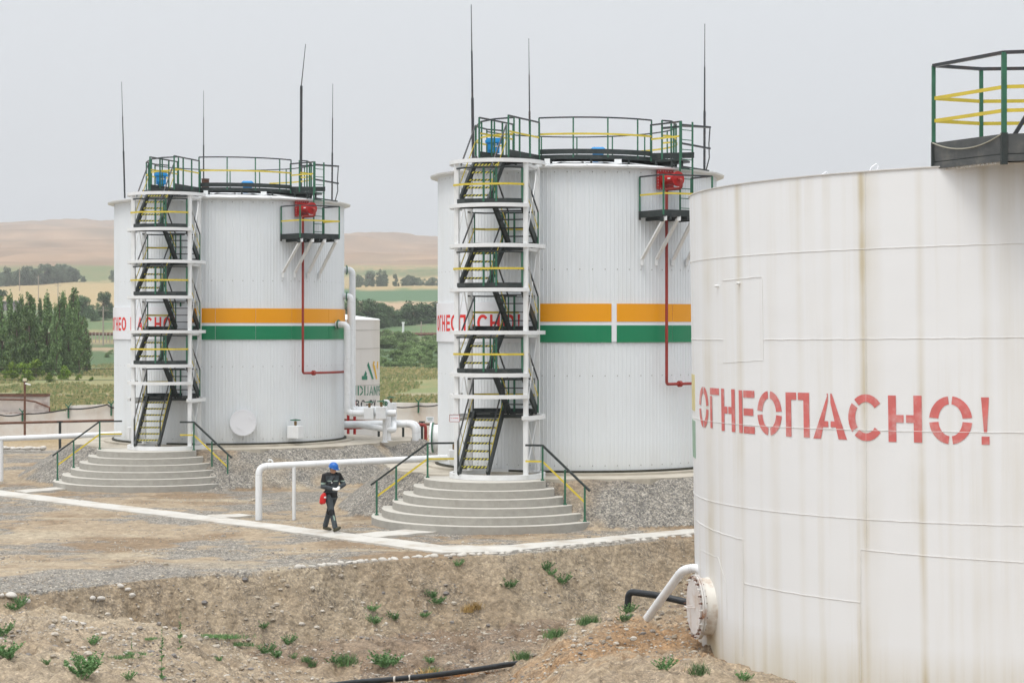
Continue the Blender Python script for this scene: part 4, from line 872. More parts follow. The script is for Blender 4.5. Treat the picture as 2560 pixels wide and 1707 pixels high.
# pipes at the foot
pipe_thing('drain_pipe',[P(1768,1475,36.5),P(1752,1418,36.6),P(1708,1422,36.8),P(1636,1520,37.6),P(1618,1545,37.8)],.082,'white pipe curving up from the soil to the rusty manhole of the old tank',rad=.16)
bp=pipe_thing('wrapped_pipe',[P(1566,1550,39.6),P(1572,1478,39.6),P(1640,1487,39.2),P(1800,1523,38.6)],.068,'black wrapped pipe with a pale strap rising from the trench beside the old tank',m=BPIPE,rad=.12,bands=False)
mb=MB(); q=P(1577,1480,39.6)-bp.location; mb.disc(q,(1,0,-.1),.078,.03,16); mb.build('strap',STONE,bp)
pts=[]
for x,y,zz in((700,1735,-1.45),(868,1706,-1.42),(976,1698,-1.42),(1085,1687,-1.40),(1175,1675,-1.38),(1290,1657,-1.42),(1400,1655,-1.6)):
    pts.append(Pz(x,y,zz+.04))
bp=pipe_thing('ground_pipe',pts,.052,'black wrapped pipe lying along the trench bottom at the lower edge',m=BPIPE,rad=.3,bands=False)
mb=MB(); 
for x,y in((984,1697),(1022,1693)): q=Pz(x,y,-1.37)-bp.location; mb.disc(q,(1,-.1,0),.06,.03,14)
mb.build('strap',STONE,bp)

# ================================================================= tank with logo, behind
Z4=86.0; R4=3.4; X4=PX(949,Z4)-R4; T4=empty('logo_tank',(X4,Z4,0),0,'pale tank behind the valve boxes with a green and ochre emblem and lettering','tank')
M4=Matrix.Translation((X4,Z4,0)); I4=M4.inverted(); hit4=lambda px,py: hit(px,py,R4,I4)
TAN4=streak_mat('logo_tank_paint',(.62,.60,.57),(.40,.35,.28),.5,xs=2,zs=.3)
shell(R4,-.3,5.53,0,0,'shell',TAN4,T4)
mb=MB(); v=[];n=80
for r,z in((R4,5.53),(R4+.03,5.55),(R4-.05,5.6),(0,6.05)):
    for i in range(n): a=2*math.pi*i/n; v.append((r*math.sin(a),-r*math.cos(a),z))
mb.add(v,[(k_*n+i,k_*n+(i+1)%n,(k_+1)*n+(i+1)%n,(k_+1)*n+i) for k_ in range(3) for i in range(n)]); mb.build('roof',WHITE,T4)
mb=MB()
for py in(825,871,963): z=hit4(900,py)[1]; mb.arcband(R4,R4+.012,z-.012,z+.012,0,2*math.pi,90)
mb.build('weld_seam',mat('seam_grey',(.45,.43,.40),.8),T4)
def z5(x,y): return (840+x/5.806,780+y/5.806)
def logo(polys,m,nm):
    mb=MB()
    for pl in polys:
        vs=[]
        for x,y in pl: a,z=hit4(*z5(x,y)); vs.append(pol(R4+.012,math.degrees(a),z))
        mb.add(vs,[tuple(range(len(vs)))])
    return mb.build(nm,m,T4,fix=False)
logo([[(468,722),(450,770),(518,972),(547,972)],[(427,850),(400,925),(440,925),(445,890)],[(373,928),(452,925),(452,982),(373,982)]],LGREEN,'emblem')
logo([[(540,715),(610,715),(608,772),(530,770)],[(530,770),(560,770),(597,972),(578,972)],[(586,770),(610,770),(604,840),(598,820)]],OCHRE,'emblem')
tx=MB()
for ch,x0,x1 in(('A',15,95),('N',120,290),('D',313,392),('I',408,425),('J',438,466),('A',480,535),('N',545,585),('P',597,615),('E',620,632)):
    a0=hit4(*z5(x0,1140))[0];a1=hit4(*z5(x1,1140))[0]; zt=hit4(*z5((x0+x1)/2,1070))[1]; zb=hit4(*z5((x0+x1)/2,1207))[1]
    glyphs_on_cyl(tx,R4,[(ch,a0,a1,zb,zt,True,.2,.14)],off=.012)
for k_,ch in enumerate('TRO'): a0=R_(88+8*k_); glyphs_on_cyl(tx,R4,[(ch,a0,a0+R_(6),hit4(930,988)[1]-.02,hit4(930,964)[1],True,.2,.14)],off=.012)
tx.build('lettering',LGREEN,T4)
tx=MB()
for ch,x0,x1 in(('B',278,338),('C',357,418),('-',436,458),('P',486,530),('Y',540,575)):
    a0=hit4(*z5(x0,1340))[0];a1=hit4(*z5(x1,1340))[0]; zt=hit4(*z5((x0+x1)/2,1275))[1]; zb=hit4(*z5((x0+x1)/2,1410))[1]; glyphs_on_cyl(tx,R4,[(ch,a0,a1,zb,zt,True,.27,.14)],off=.012)
tx.build('numbering',LBLACK,T4)

# ================================================================= perimeter wall, posts, sheds
mb=MB(); ZW=95
tops=[(-900,1048),(-300,1040),(0,1037),(165,1028),(172,1014),(300,1009),(600,1006),(960,1012),(975,1006),(1100,1008),(1600,1010),(2400,1012)]
wl=empty('perimeter_wall',(0,ZW,0),0,'long pale rust-streaked perimeter wall behind the tanks','wall')
for (x0,y0),(x1,y1) in zip(tops[:-1],tops[1:]):
    a=P(x0,y0,ZW);b=P(x1,y1,ZW); m_=MB()
    vs=[(a.x,0,-.4),(b.x-.004,0,-.4),(b.x-.004,0,b.z),(a.x,0,a.z)]; vs+=[(x,.22,z) for x,_,z in vs]
    m_.add(vs,[(0,1,2,3),(7,6,5,4),(0,4,5,1),(3,2,6,7),(0,3,7,4),(1,5,6,2)]); m_.build('wall_panel',WALLM,wl)
# Y brackets carrying wire
wire=MB(); hp=[]
for i,(x,y,hb) in enumerate([(-160,1030,60),(56,1022,60),(171,1010,62),(278,1004,60),(1046,997,60),(965,1000,60),(1150,997,60)]):
    q=empty('wire_bracket',tuple(P(x,y+35,ZW-.06)),0,None,'bracket','green Y-shaped wire brackets on the perimeter wall'); s=ZW/F
    q['label']='green Y-shaped bracket holding cable on top of the perimeter wall'
    m_=MB(); m_.bar((0,0,0),(0,0,30*s),.07); m_.bar((0,0,27*s),(-8*s,0,36*s),.045); m_.bar((0,0,27*s),(8*s,0,38*s),.045); m_.build('bracket_arm',GREEN,q)
def sag(pts,d,r,name,label,Z,m=RUBBER):
    out=[]
    for (x0,y0),(x1,y1) in zip(pts[:-1],pts[1:]):
        for i in range(8): t=i/8; out.append(P(x0+(x1-x0)*t,y0+(y1-y0)*t+d*4*t*(1-t),Z))
    out.append(P(*pts[-1],Z)); b_=MB(); b_.tube(out,r,5); return tag(b_.build(name,m),label,'cable')
sag([(-200,1040),(0,1037),(56,1034),(168,1022),(268,1011),(292,1018)],4,.035,'wall_cable','black cable drooping along the top of the perimeter wall at left',ZW-.12)
sag([(940,1018),(985,1017),(1046,1014),(1100,1011),(1300,1012)],3,.03,'wall_cable','black cable drooping along the perimeter wall between the tanks',ZW-.12)
sh=empty('rusty_shed',tuple(P(40,1030,99)),0,'low rust-stained wall of a ruined shed behind the perimeter wall','shed')
m_=MB(); s=99/F; m_.box((-60*s,.4,0),(274*s,.5,90*s)); m_.build('wall',RUSTW,sh); m_=MB(); m_.box((-60*s,.38,42*s),(276*s,.6,6*s)); m_.build('coping',RUST,sh)
m_=MB(); m_.box((60*s,-.2,-8*s),(260*s,.3,16*s)); m_.build('low_wall',RUSTW,sh)
m_=MB(); m_.tube([(x*s,-.1,z*s) for x,z in((-180,30),(-40,32),(20,31),(50,26),(85,12),(85,-5))],.05,6); m_.build('bent_pipe',RUST,sh)
lp=empty('camera_pole',tuple(P(62,1112,93)),0,'thin rusty pole with a white floodlight near the perimeter wall','pole'); s=93/F
m_=MB(); m_.tube([(0,0,-1),(0,0,162*s)],.055,8); m_.build('pole',RUST,lp); m_=MB(); m_.box((0,0,163*s),(.16,.16,.13)); m_.build('junction_box',mat('box_cream',(.6,.56,.4),.6),lp); m_=MB(); m_.box((.17,-.1,152*s),(.26,.12,.05),M=Matrix.Rotation(R_(15),3,'Y')); m_.build('lamp',WHITE,lp)
bs=empty('notice_board',tuple(P(1075,1048,84)),0,'small pale notice board on a white post between the tanks','sign'); m_=MB(); m_.box((0,0,0),(.33,.03,.22)); m_.build('board',PANEL,bs); m_=MB(); m_.bar((0,.03,-1.3),(0,.03,-.05),.06); m_.build('post',WHITE,bs)
m_=MB(); m_.box((0,-.02,.04),(.24,.006,.02)); m_.box((0,-.02,-.02),(.18,.006,.012)); m_.build('writing',LGREEN,bs)

# ================================================================= people
def remeshed(mb,name,mats,parent,vox=.014,sm=6,assign=None):
    o=mb.build(name+'_t',mats[0],None,fix=True)
    r=o.modifiers.new('r','REMESH'); r.mode='VOXEL'; r.voxel_size=vox
    s=o.modifiers.new('s','SMOOTH'); s.iterations=sm; s.factor=.5
    dg=bpy.context.evaluated_depsgraph_get(); dg.update(); me=bpy.data.meshes.new_from_object(o.evaluated_get(dg)); me.name=name
    bpy.data.objects.remove(o); me.materials.clear()
    for m in mats: me.materials.append(m)
    me.polygons.foreach_set('use_smooth',[True]*len(me.polygons))
    if assign:
        for p in me.polygons: p.material_index=assign(p.center)
    o=bpy.data.objects.new(name,me); COL.objects.link(o); o.parent=parent; return o
def ell(mb,c,r,n=12,m=8,M=None):
    vs=[];fs=[]; M=M or Matrix.Identity(3)
    for i in range(m+1):
        th=math.pi*i/m
        for j in range(n):
            ph=2*math.pi*j/n; vs.append(M@Vector((r[0]*math.sin(th)*math.cos(ph),r[1]*math.sin(th)*math.sin(ph),r[2]*math.cos(th)))+Vector(c))
    for i in range(m):
        for j in range(n): fs.append((i*n+j,i*n+(j+1)%n,(i+1)*n+(j+1)%n,(i+1)*n+j))
    mb.add(vs,fs)
SKIN=mat('skin',(.50,.28,.19),.5); GREY=mat('work_grey',(.045,.055,.062),.8,bump=.6,bs=9,var=.3,vs=7); WBLK=mat('work_black',(.008,.008,.009),.8,bump=.4,bs=9); REFL=mat('reflective_band',(.25,.34,.28),.5); GLOVE=mat('glove_white',(.72,.72,.70),.8,var=.08); BOOT=mat('boot_olive',(.06,.055,.032),.8,var=.2); BAGR=mat('bag_red',(.55,.012,.01),.55,bump=.5,bs=7); HAIR=mat('hair_black',(.01,.008,.007),.6)
pp=empty('person',(PX(828,50.45),50.45,.06),0,'worker in blue helmet and dark overalls walking and adjusting white gloves','person')
V=Vector
hipR,hipL=V((-.07,-.07,.90)),V((.07,.07,.90)); knR,anR=V((.03,-.19,.50)),V((.13,-.28,.11)); knL,anL=V((-.06,.13,.49)),V((-.18,.27,.11))
shR,shL=V((-.15,-.13,1.40)),V((.18,.12,1.40)); elR,elL=V((-.20,-.20,1.14)),V((.31,.09,1.17)); haR,haL=V((.10,-.28,1.085)),V((.20,-.18,1.11))
hc=V((.055,-.035,1.585)); fw=V((.72,-.62,-.32)).normalized(); sd=V((.65,.76,0)).normalized(); upv=sd.cross(fw)*-1
if upv.z<0: upv=-upv
MH=Matrix((fw,sd,upv)).transposed()
b_=MB(); ell(b_,hc,(.095,.075,.115),M=MH); ell(b_,hc+fw*.03-upv*.05,(.065,.055,.075),M=MH); b_.tube([V((.02,0,1.42)),hc-upv*.06],[.06,.055],12)
b_.tube([V((0,0,.9)),V((.01,0,1.15)),V((.02,0,1.38))],[.12,.12,.13],14); ell(b_,hc+fw*.098-upv*.02,(.018,.013,.022),M=MH)
for s_ in(-1,1): ell(b_,hc+sd*s_*.078-upv*.015,(.018,.01,.028),M=MH)
for a,b,c in((shR,elR,haR),(shL,elL,haL)): b_.tube([a,b,c],[.045,.038,.028],10); b_.tube([V((.02,0,1.38)),a],[.07,.05],10)
for a,b,c in((hipR,knR,anR),(hipL,knL,anL)): b_.tube([a,b,c],[.075,.052,.038],10)
remeshed(b_,'body',[SKIN],pp,.009,3)
b_=MB()   # gloves: palm, four fingers and thumb each
for ha,el,ot in((haR,elR,haL),(haL,elL,haR)):
    d_=(ha-el).normalized(); to=(ot-ha); to=(to-d_*to.dot(d_)).normalized(); n_=d_.cross(to).normalized()
    ell(b_,ha+d_*.045,(.05,.045,.024),M=Matrix((d_,to,n_)).transposed())
    for i,l in enumerate((.055,.065,.06,.045)):
        q=ha+d_*.08+to*(.028-.019*i); b_.tube([q,q+d_*l*.6+n_*.008,q+d_*l+n_*.03],[.011,.010,.008],7)
    q=ha+d_*.03+to*.03; b_.tube([q,q+to*.03+d_*.02,q+to*.045+d_*.05],[.013,.011,.009],7); b_.tube([ha-d_*.05,ha+d_*.02],[.038,.036],10)
remeshed(b_,'gloves',[GLOVE],pp,.005,2)
b_=MB(); b_.tube([V((0,0,.86)),V((0,0,.98)),V((.01,0,1.12)),V((.02,-.0,1.28)),V((.02,0,1.40)),V((.025,0,1.46))],[.155,.158,.165,.19,.15,.075],18)
for a,b,c in((shR,elR,haR),(shL,elL,haL)): b_.tube([a.lerp(V((.02,0,1.40)),.5),a,a.lerp(b,.5),b,b.lerp(c,.5),b.lerp(c,.90)],[.10,.088,.075,.068,.06,.05],12)
b_.tube([V((.025,0,1.44)),V((.035,-.01,1.485))],[.082,.078],14)
def ja(c):
    if c.z>1.41 or c.z<.99: return 1
    dR=(c-elR).length; 
    if c.x<-.11 and 1.20<c.z<1.245: return 2
    if c.x>.24 and 1.25<c.z<1.28: return 2
    if c.x<-.12 and c.z>1.25: return 1
    if c.x>.2 and c.z>1.28: return 1
    if 1.268<c.z<1.288 and -.08<c.x<.17 and c.y<.02: return 2
    return 0
remeshed(b_,'jacket',[GREY,WBLK,REFL],pp,.011,4,ja)
b_=MB(); b_.tube([V((0,0,1.0)),V((0,0,.90)),V((0,0,.82))],[.145,.155,.13],16)
for a,b,c in((hipR,knR,anR),(hipL,knL,anL)): b_.tube([a,a.lerp(b,.5),b,b.lerp(c,.5),c-V((0,0,.01))],[.105,.09,.076,.068,.07],12)
def ta(c):
    if (c-(knR+V((0,-.06,-.01)))).length<.085: return 1
    if (c-(knL+V((.0,-.05,-.0)))).length<.085: return 1
    if .30<c.z<.42 and c.y<-.2 and abs(c.x-.10-(.36-c.z)*.3)<.018: return 2
    return 0
remeshed(b_,'trousers',[GREY,WBLK,REFL],pp,.011,4,ta)
b_=MB()
for an,tdir,up_ in((anR,V((.72,-.62,.42)),.0),(anL,V((.80,-.55,-.12)),.0)):
    t_=tdir.normalized(); h_=an+V((0,0,-.055))-t_*.05; b_.tube([an+V((0,0,.05)),an-V((0,0,.03))],[.055,.05],10); b_.tube([h_,h_+t_*.10,h_+t_*.2,h_+t_*.255],[.042,.046,.043,.026],10)
remeshed(b_,'boots',[BOOT],pp,.009,2)
b_=MB(); vs=[];fs=[];n=20
for i in range(9):
    th=math.pi/2*i/8
    for j in range(n): ph=2*math.pi*j/n; vs.append(MH@V((.135*math.sin(th)*math.cos(ph),.115*math.sin(th)*math.sin(ph),.125*math.cos(th)))+hc+upv*.045)
for i in range(8):
    for j in range(n): fs.append((i*n+j,i*n+(j+1)%n,(i+1)*n+(j+1)%n,(i+1)*n+j))
b0=len(vs)
for j in range(n): ph=2*math.pi*j/n; e_=.045 if math.cos(ph)>0.2 else .012; vs.append(MH@V(((.135+e_)*math.cos(ph),(.115+.012)*math.sin(ph),-.012))+hc+upv*.045)
for j in range(n): fs.append((8*n+j,8*n+(j+1)%n,b0+(j+1)%n,b0+j))
b_.add(vs,fs); hm=b_.build('helmet',HELM,pp,smooth=True); sm_=hm.modifiers.new('s','SOLIDIFY'); sm_.thickness=.006
b_=MB(); b_.box(hc+upv*.02+fw*.085,(.02,.13,.03),M=MH); b_.build('sunglasses',WBLK,pp); 
b_=MB(); ell(b_,hc-fw*.02+upv*.0,(.09,.08,.085),M=MH); b_.build('hair',HAIR,pp,smooth=True)
b_=MB(); pts=[V((.13,.02,1.44)),V((.09,-.17,1.36)),V((.02,-.215,1.22)),V((-.09,-.20,1.08)),V((-.17,-.17,.99))]; 
for a,b in zip(pts[:-1],pts[1:]): b_.bar(a,b,.035,.012,up=(.4,.9,0))
b_.build('shoulder_strap',WBLK,pp); b_=MB(); b_.box((.035,-.222,1.245),(.03,.008,.025)); b_.build('buckle',GLOVE,pp)
bg_=empty('shoulder_bag',(pp.location.x-.17,pp.location.y-.19,.06+.70),0,'small bright red pouch hanging at the hip of the walking worker','bag')
b_=MB(); b_.tube([(-.03,0,0),(-.035,0,.03),(-.015,0,.18),(.005,0,.24),(.02,0,.29)],[.05,.082,.078,.06,.025],12); remeshed(b_,'pouch',[BAGR],bg_,.012,3); b_=MB(); b_.box((.04,-.085,.18),(.05,.01,.04)); b_.build('label_patch',GLOVE,bg_)

# ================================================================= stones
def rock_mesh(name,seed,m,flat=.6,sub=2):
    bm=bmesh.new(); bmesh.ops.create_icosphere(bm,subdivisions=sub,radius=1); r=random.Random(seed); a=[r.uniform(0,6) for _ in range(6)]
    for v in bm.verts:
        n=1+.13*math.sin(v.co.x*2.2+a[0])*math.cos(v.co.y*1.9+a[1])+.08*math.sin(v.co.z*3+a[2]+v.co.x*2); v.co*=n; v.co.z*=flat; v.co.x*=1+.3*r.random()*0+.25
    me=bpy.data.meshes.new(name); bm.to_mesh(me); bm.free(); me.materials.append(m); me.polygons.foreach_set('use_smooth',[True]*len(me.polygons)); return me
rocks=[rock_mesh('edge_stone',i,STONE,.55+.1*(i%3)) for i in range(5)]
def stone(x,y,s,group,label,me=None,z=None):
    o=bpy.data.objects.new('edge_stone',me or random.choice(rocks)); COL.objects.link(o); o.location=(x,y,(H(x,y) if z is None else z)+s*.12); o.scale=(s,s*random.uniform(.7,1),s*random.uniform(.8,1.1)); o.rotation_euler=(random.uniform(-.2,.2),random.uniform(-.2,.2),random.uniform(0,6.28)); return tag(o,label,'stone',group)
def stones_px(lst,s0,s1,dens,group,label):
    for (x0,y0),(x1,y1) in zip(lst[:-1],lst[1:]):
        a=Pz(x0,y0,0);b=Pz(x1,y1,0); L=(b-a).length; t=0
        while t<L:
            s=random.uniform(s0,s1); p=a.lerp(b,t/L); stone(p.x+random.uniform(-.04,.04),p.y+random.uniform(-.06,.06),s,group,label); t+=s*dens*random.uniform(.8,1.5)
gl='rounded pale stone in the broken row along the top of the trench bank'
stones_px([(745,1419),(900,1404),(1088,1389),(1160,1387),(1256,1384)],.06,.10,2.1,'pale stones along the trench bank',gl)
stones_px([(1256,1384),(1360,1374),(1560,1353),(1725,1340)],.05,.095,3.8,'pale stones along the trench bank',gl)
for x,y,s in((5,1483,.12),(27,1482,.2),(65,1481,.14),(102,1484,.1),(162,1481,.12),(232,1468,.13),(252,1466,.13),(300,1459,.12),(318,1458,.10),(330,1458,.13),(470,1446,.07),(500,1455,.06)):
    p=Pz(x,y,0); stone(p.x,p.y,s*.6,'pale stones along the trench bank',gl)
gl2='pale stone in the loose heap on the left foreground mound'
for x,y in((160,1553),(172,1557),(182,1553),(192,1556),(205,1559),(218,1561),(230,1566),(240,1568),(235,1560),(245,1579),(260,1581),(125,1526),(150,1545)):
    p=Pz(x,y,-.3); stone(p.x,p.y,random.uniform(.04,.075),'pale stones on the left mound',gl2)
gl3='pale boulder in the row beside the left gravel embankment'
for x in(8,20,32,45,56,70,86,98,107):
    p=P(x,1115,84); stone(p.x,p.y,random.uniform(.12,.2),'pale boulders left of the embankment',gl3,z=.12)
gl4='pale stone lying by the dry grass between the corrugated tanks'
for x in(925,950,992,1010,1015,1022,1060,1072,1078,1090): p=P(x,1090,79); stone(p.x,p.y,random.uniform(.09,.17),'pale stones between the tanks',gl4)
# loose gravel: thousands of pebbles, uncountable
def pebbles():
    N=26000; vs=[];fs=[]; base=[(1,0,0),(-1,0,0),(0,1,0),(0,-1,0),(0,0,1),(0,0,-1)]; bf=[(0,2,4),(2,1,4),(1,3,4),(3,0,4),(2,0,5),(1,2,5),(3,1,5),(0,3,5)]
    bm=bmesh.new(); bmesh.ops.create_icosphere(bm,subdivisions=2,radius=1); ib=[tuple(v.co*(1+.18*math.sin(v.co.x*3+v.co.y*5)*math.cos(v.co.z*4))) for v in bm.verts]; if_=[tuple(v.index for v in f.verts) for f in bm.faces]; bm.free()
    Yp=np.concatenate([rng.uniform(33,47,N),rng.uniform(47,62,N//3)]); U=rng.uniform(-.27,.10,len(Yp)); Xp=U*Yp; Hh=height(Xp,Yp); den=fbm(Xp*.5,Yp*.8,70,4); frn=np.interp(Xp,EX,EY)-Yp
    for i,(x,y,h) in enumerate(zip(Xp,Yp,Hh)):
        if h>1.1 or den[i]<(.0 if frn[i]<0 else -.12) or (x-TW2[0])**2+(y-TW2[1])**2<11.5 or (x-TW1[0])**2+(y-TW1[1])**2<11.5: continue
        s=.010+.03*random.random()**3; big=(random.random()<(.04 if frn[i]>0 else .006))
        if big: s=random.uniform(.035,.075)
        a=random.random()*6.28; ca,sa=math.cos(a),math.sin(a); b=len(vs); s2=s*random.uniform(.5,1); s3=s*random.uniform(.35,.75)
        for bx,by,bz in (ib if big else base): vs.append((x+bx*s*ca-by*s2*sa,y+bx*s*sa+by*s2*ca,h+s3*.35+bz*s3))
        fs+= [tuple(b+i_ for i_ in f) for f in (if_ if big else bf)]
    me=bpy.data.meshes.new('loose_gravel'); me.from_pydata(vs,[],fs); m=bpy.data.materials.new('pebble'); m.use_nodes=True; n=m.node_tree; b_=n.nodes['Principled BSDF']; b_.inputs['Roughness'].default_value=.85
    g=n.nodes.new('ShaderNodeNewGeometry'); rp=n.nodes.new('ShaderNodeValToRGB'); e=rp.color_ramp.elements; e[0].color=(.17,.16,.155,1); e[1].color=(.50,.46,.40,1); q=e.new(.5); q.color=(.34,.29,.22,1); n.links.new(g.outputs['Random Per Island'],rp.inputs[0]); n.links.new(rp.outputs[0],b_.inputs['Base Color']); me.materials.append(m)
    o=bpy.data.objects.new('loose_gravel',me); COL.objects.link(o); tag(o,'loose pebbles strewn over the yard, bank and mounds','gravel',kind='stuff')
pebbles()

# ================================================================= vegetation
def leaf_mat(name,c0,c1,tr=.15):
    m=bpy.data.materials.new(name); m.use_nodes=True; n=m.node_tree; b=n.nodes['Principled BSDF']; b.inputs['Roughness'].default_value=.7; b.inputs['Specular IOR Level'].default_value=.2
    g=n.nodes.new('ShaderNodeNewGeometry'); rp=n.nodes.new('ShaderNodeValToRGB'); rp.color_ramp.elements[0].color=(*c0,1); rp.color_ramp.elements[1].color=(*c1,1); n.links.new(g.outputs['Random Per Island'],rp.inputs[0])
    oi=n.nodes.new('ShaderNodeObjectInfo'); hv=n.nodes.new('ShaderNodeHueSaturation'); mr=n.nodes.new('ShaderNodeMapRange'); mr.inputs[3].default_value=.75; mr.inputs[4].default_value=1.25; n.links.new(oi.outputs['Random'],mr.inputs[0]); n.links.new(mr.outputs[0],hv.inputs['Value']); n.links.new(rp.outputs[0],hv.inputs['Color']); n.links.new(hv.outputs[0],b.inputs['Base Color']); return m
LPOP=leaf_mat('poplar_leaf',(.07,.135,.05),(.22,.32,.13)); LDARK=leaf_mat('dark_leaf',(.055,.105,.05),(.15,.225,.10)); LWIL=leaf_mat('willow_leaf',(.11,.18,.07),(.24,.32,.13)); LYOU=leaf_mat('young_leaf',(.07,.15,.02),(.24,.33,.05)); LWEED=leaf_mat('weed_leaf',(.075,.17,.06),(.19,.33,.13)); LDRY=leaf_mat('dry_stalk',(.32,.20,.07),(.52,.38,.16)); LRUST=leaf_mat('rust_grass',(.35,.15,.05),(.5,.26,.1)); BARK=mat('bark',(.13,.10,.075),.95,var=.2)
def crown_mesh(name,m,blobs,n,ls,seed,vert=0):
    """leaf-sized faces spread through a set of clumps"""
    r=np.random.default_rng(seed); vs=[];fs=[]
    tot=sum(b[3]*b[3]*b[4] for b in blobs)
    for (bx,by,bz,rx,rz) in blobs:
        k=int(n*rx*rx*rz/tot)+3; d=r.normal(size=(k,3)); d/=np.linalg.norm(d,axis=1)[:,None]; rad=r.random(k)**.45
        p=d*rad[:,None]*np.array([rx,rx,rz])+np.array([bx,by,bz])
        for q in p:
            s=ls*r.uniform(.6,1.4); u=r.normal(size=3); u/=np.linalg.norm(u); w_=np.cross(u,r.normal(size=3)); w_/=np.linalg.norm(w_)+1e-9
            if vert: u=u*(1-vert)+np.array([0,0,1])*vert
            b=len(vs); vs+=[q-u*s,q+w_*s*.55,q+u*s,q-w_*s*.55]; fs.append((b,b+1,b+2,b+3))
    me=bpy.data.meshes.new(name); me.from_pydata([tuple(v) for v in vs],[],fs); me.materials.append(m); return me
def poplar_blobs(h,w,seed):
    r=random.Random(seed); bl=[]; k=int(44)
    for i in range(k):
        t=.05+.95*(i/k); prof=w*(.60+.45*math.sin(min(1,t*1.1)*math.pi*.85))*(1-t**4*.62)
        bl.append((r.uniform(-1,1)*prof*.55,r.uniform(-1,1)*prof*.55,h*t*.97,prof*r.uniform(.25,.62),h*.055*r.uniform(.7,1.7)))
    return bl
def round_blobs(h,w,seed,k=16,lo=.2):
    r=random.Random(seed); bl=[]
    for i in range(k):
        a=r.uniform(0,6.28); t=r.uniform(lo,.95); rr=w*.75*math.sqrt(max(.05,1-((t-.5)/.55)**2))*r.uniform(.2,1)
        bl.append((rr*math.cos(a),rr*math.sin(a),h*t*.95,w*r.uniform(.25,.45),h*.13*r.uniform(.7,1.4)))
    return bl
def trunk_mesh(h,r0,seed,limbs=6,spread=.5):
    mb=MB(); r=random.Random(seed); mb.tube([(0,0,-.3),(0.02*h*r.uniform(-1,1),0,h*.4),(0,0,h*.92)],[r0,r0*.7,r0*.15],7)
    for i in range(limbs):
        a=r.uniform(0,6.28); z=h*r.uniform(.15,.7); l=h*spread*r.uniform(.25,.5); mb.tube([(0,0,z),(math.cos(a)*l*.5,math.sin(a)*l*.5,z+l*.5),(math.cos(a)*l*.8,math.sin(a)*l*.8,z+l)],[r0*.4,r0*.25,r0*.08],5)
    me=bpy.data.meshes.new('trunk'); me.from_pydata(mb.v,[],mb.f); me.materials.append(BARK); return me
kinds={}; TREES={}
for i in range(4): kinds['pop%d'%i]=(crown_mesh('crown',LPOP,poplar_blobs(11,1.0,i+1),9000,.135,i,.5),trunk_mesh(11,.16,i,9,.25))
LFARHAZE=leaf_mat('far_leaf_hazed',(.12,.165,.11),(.21,.26,.17))  # paler leaf colour with the distance haze painted in
for i in range(4): kinds['far%d'%i]=(crown_mesh('crown',LFARHAZE,round_blobs(10,4.6,i+9,22,.08),5000,.3,i+60),trunk_mesh(10,.3,i))
for i in range(4): kinds['rnd%d'%i]=(crown_mesh('crown',LDARK,round_blobs(10,4.2,i+9,22,.15),7000,.24,i+20),trunk_mesh(10,.3,i))
for i in range(3): kinds['wil%d'%i]=(crown_mesh('crown',LWIL,round_blobs(6,3.6,i+19,20,.08),5000,.2,i+30),trunk_mesh(6,.2,i))
for i in range(3): kinds['you%d'%i]=(crown_mesh('crown',LYOU,round_blobs(4,1.5,i+29,14,.25),1300,.15,i+40),trunk_mesh(4,.06,i,5))
def tree(name,kind,px,ytop,ybase,Z,wfac=1,label='',group=None):
    X=PX(px,Z); hb={'pop':11,'rnd':10,'far':10,'wil':6,'you':4}[kind[:3]]; zb=CH-(ybase-HZ)*Z/F; hh=(ybase-ytop)*Z/F; z0=min(zb,H(X,Z))
    hh+=zb-z0; s=hh/hb; TREES.setdefault(group,[]).append(None); cm,tm=kinds[kind]
    o=empty(name,(X,Z,z0),random.uniform(0,6.28),label,'tree',group); o.scale=(s*wfac,s*wfac,s)
    for nm,me in(('crown',cm),('trunk',tm)): c=bpy.data.objects.new(nm,me); COL.objects.link(c); c.parent=o
    return o
gp='tall poplars behind the perimeter wall'
pops=[(-45,740,1.1),(42,750,1.0),(86,745,1.0),(149,742,1.0),(196,752,.9),(-30,745,1.2),(4,740,1.3),(28,732,1.0),(55,738,1.0),(72,728,1.3),(98,745,1.0),(118,733,1.15),(140,760,.9),(158,724,1.1),(185,718,1.45),(172,760,1.0),(215,798,1.35)]
for i,(x,yt,wf) in enumerate(pops):
    tree('poplar_tree','pop%d'%(i%4),x,yt-4,968-(i%3)*3,random.uniform(208,240),wf,['tall slim poplar in the dense row left of the farther tank','tallest poplar in the row left of the farther tank','shorter separate poplar at the right end of the row'][1 if x==185 else (2 if x==215 else 0)],gp)
gy='young yellow-green trees below the poplars'
for i,(x,yt) in enumerate([(-15,930),(35,902),(62,905),(90,898),(160,912),(198,935),(228,942),(125,930),(15,925)]): tree('young_tree','you%d'%(i%3),x,yt,970,random.uniform(190,205),.9,'young yellow-green tree in front of the poplars',gy)
gm='dark trees in the middle distance'
mid=[(205,735,800,1.0,0),(232,757,812,1.1,1),(258,732,775,.9,2),(275,765,822,1.0,3),(247,778,825,.9,0),(212,772,818,1.0,2),(-20,700,760,1.2,1)]
for i,(x,a,b,wf,k) in enumerate(mid): tree('broadleaf_tree','rnd%d'%k,x,a,b,480+8*i,wf,'dark rounded tree beyond the poplars, left of the farther tank',gm)
right=[(895,760,822,1.0,1),(918,747,815,1.15,0),(945,762,822,.8,2),(960,757,818,.7,3),(985,775,828,1.0,1),(1005,768,830,1.0,3),(1025,760,832,1.1,0),(1050,757,838,1.2,1),(1078,762,842,1.3,2),(1105,765,842,1.2,3),(1140,770,842,1.2,0),(870,750,815,1,2)]
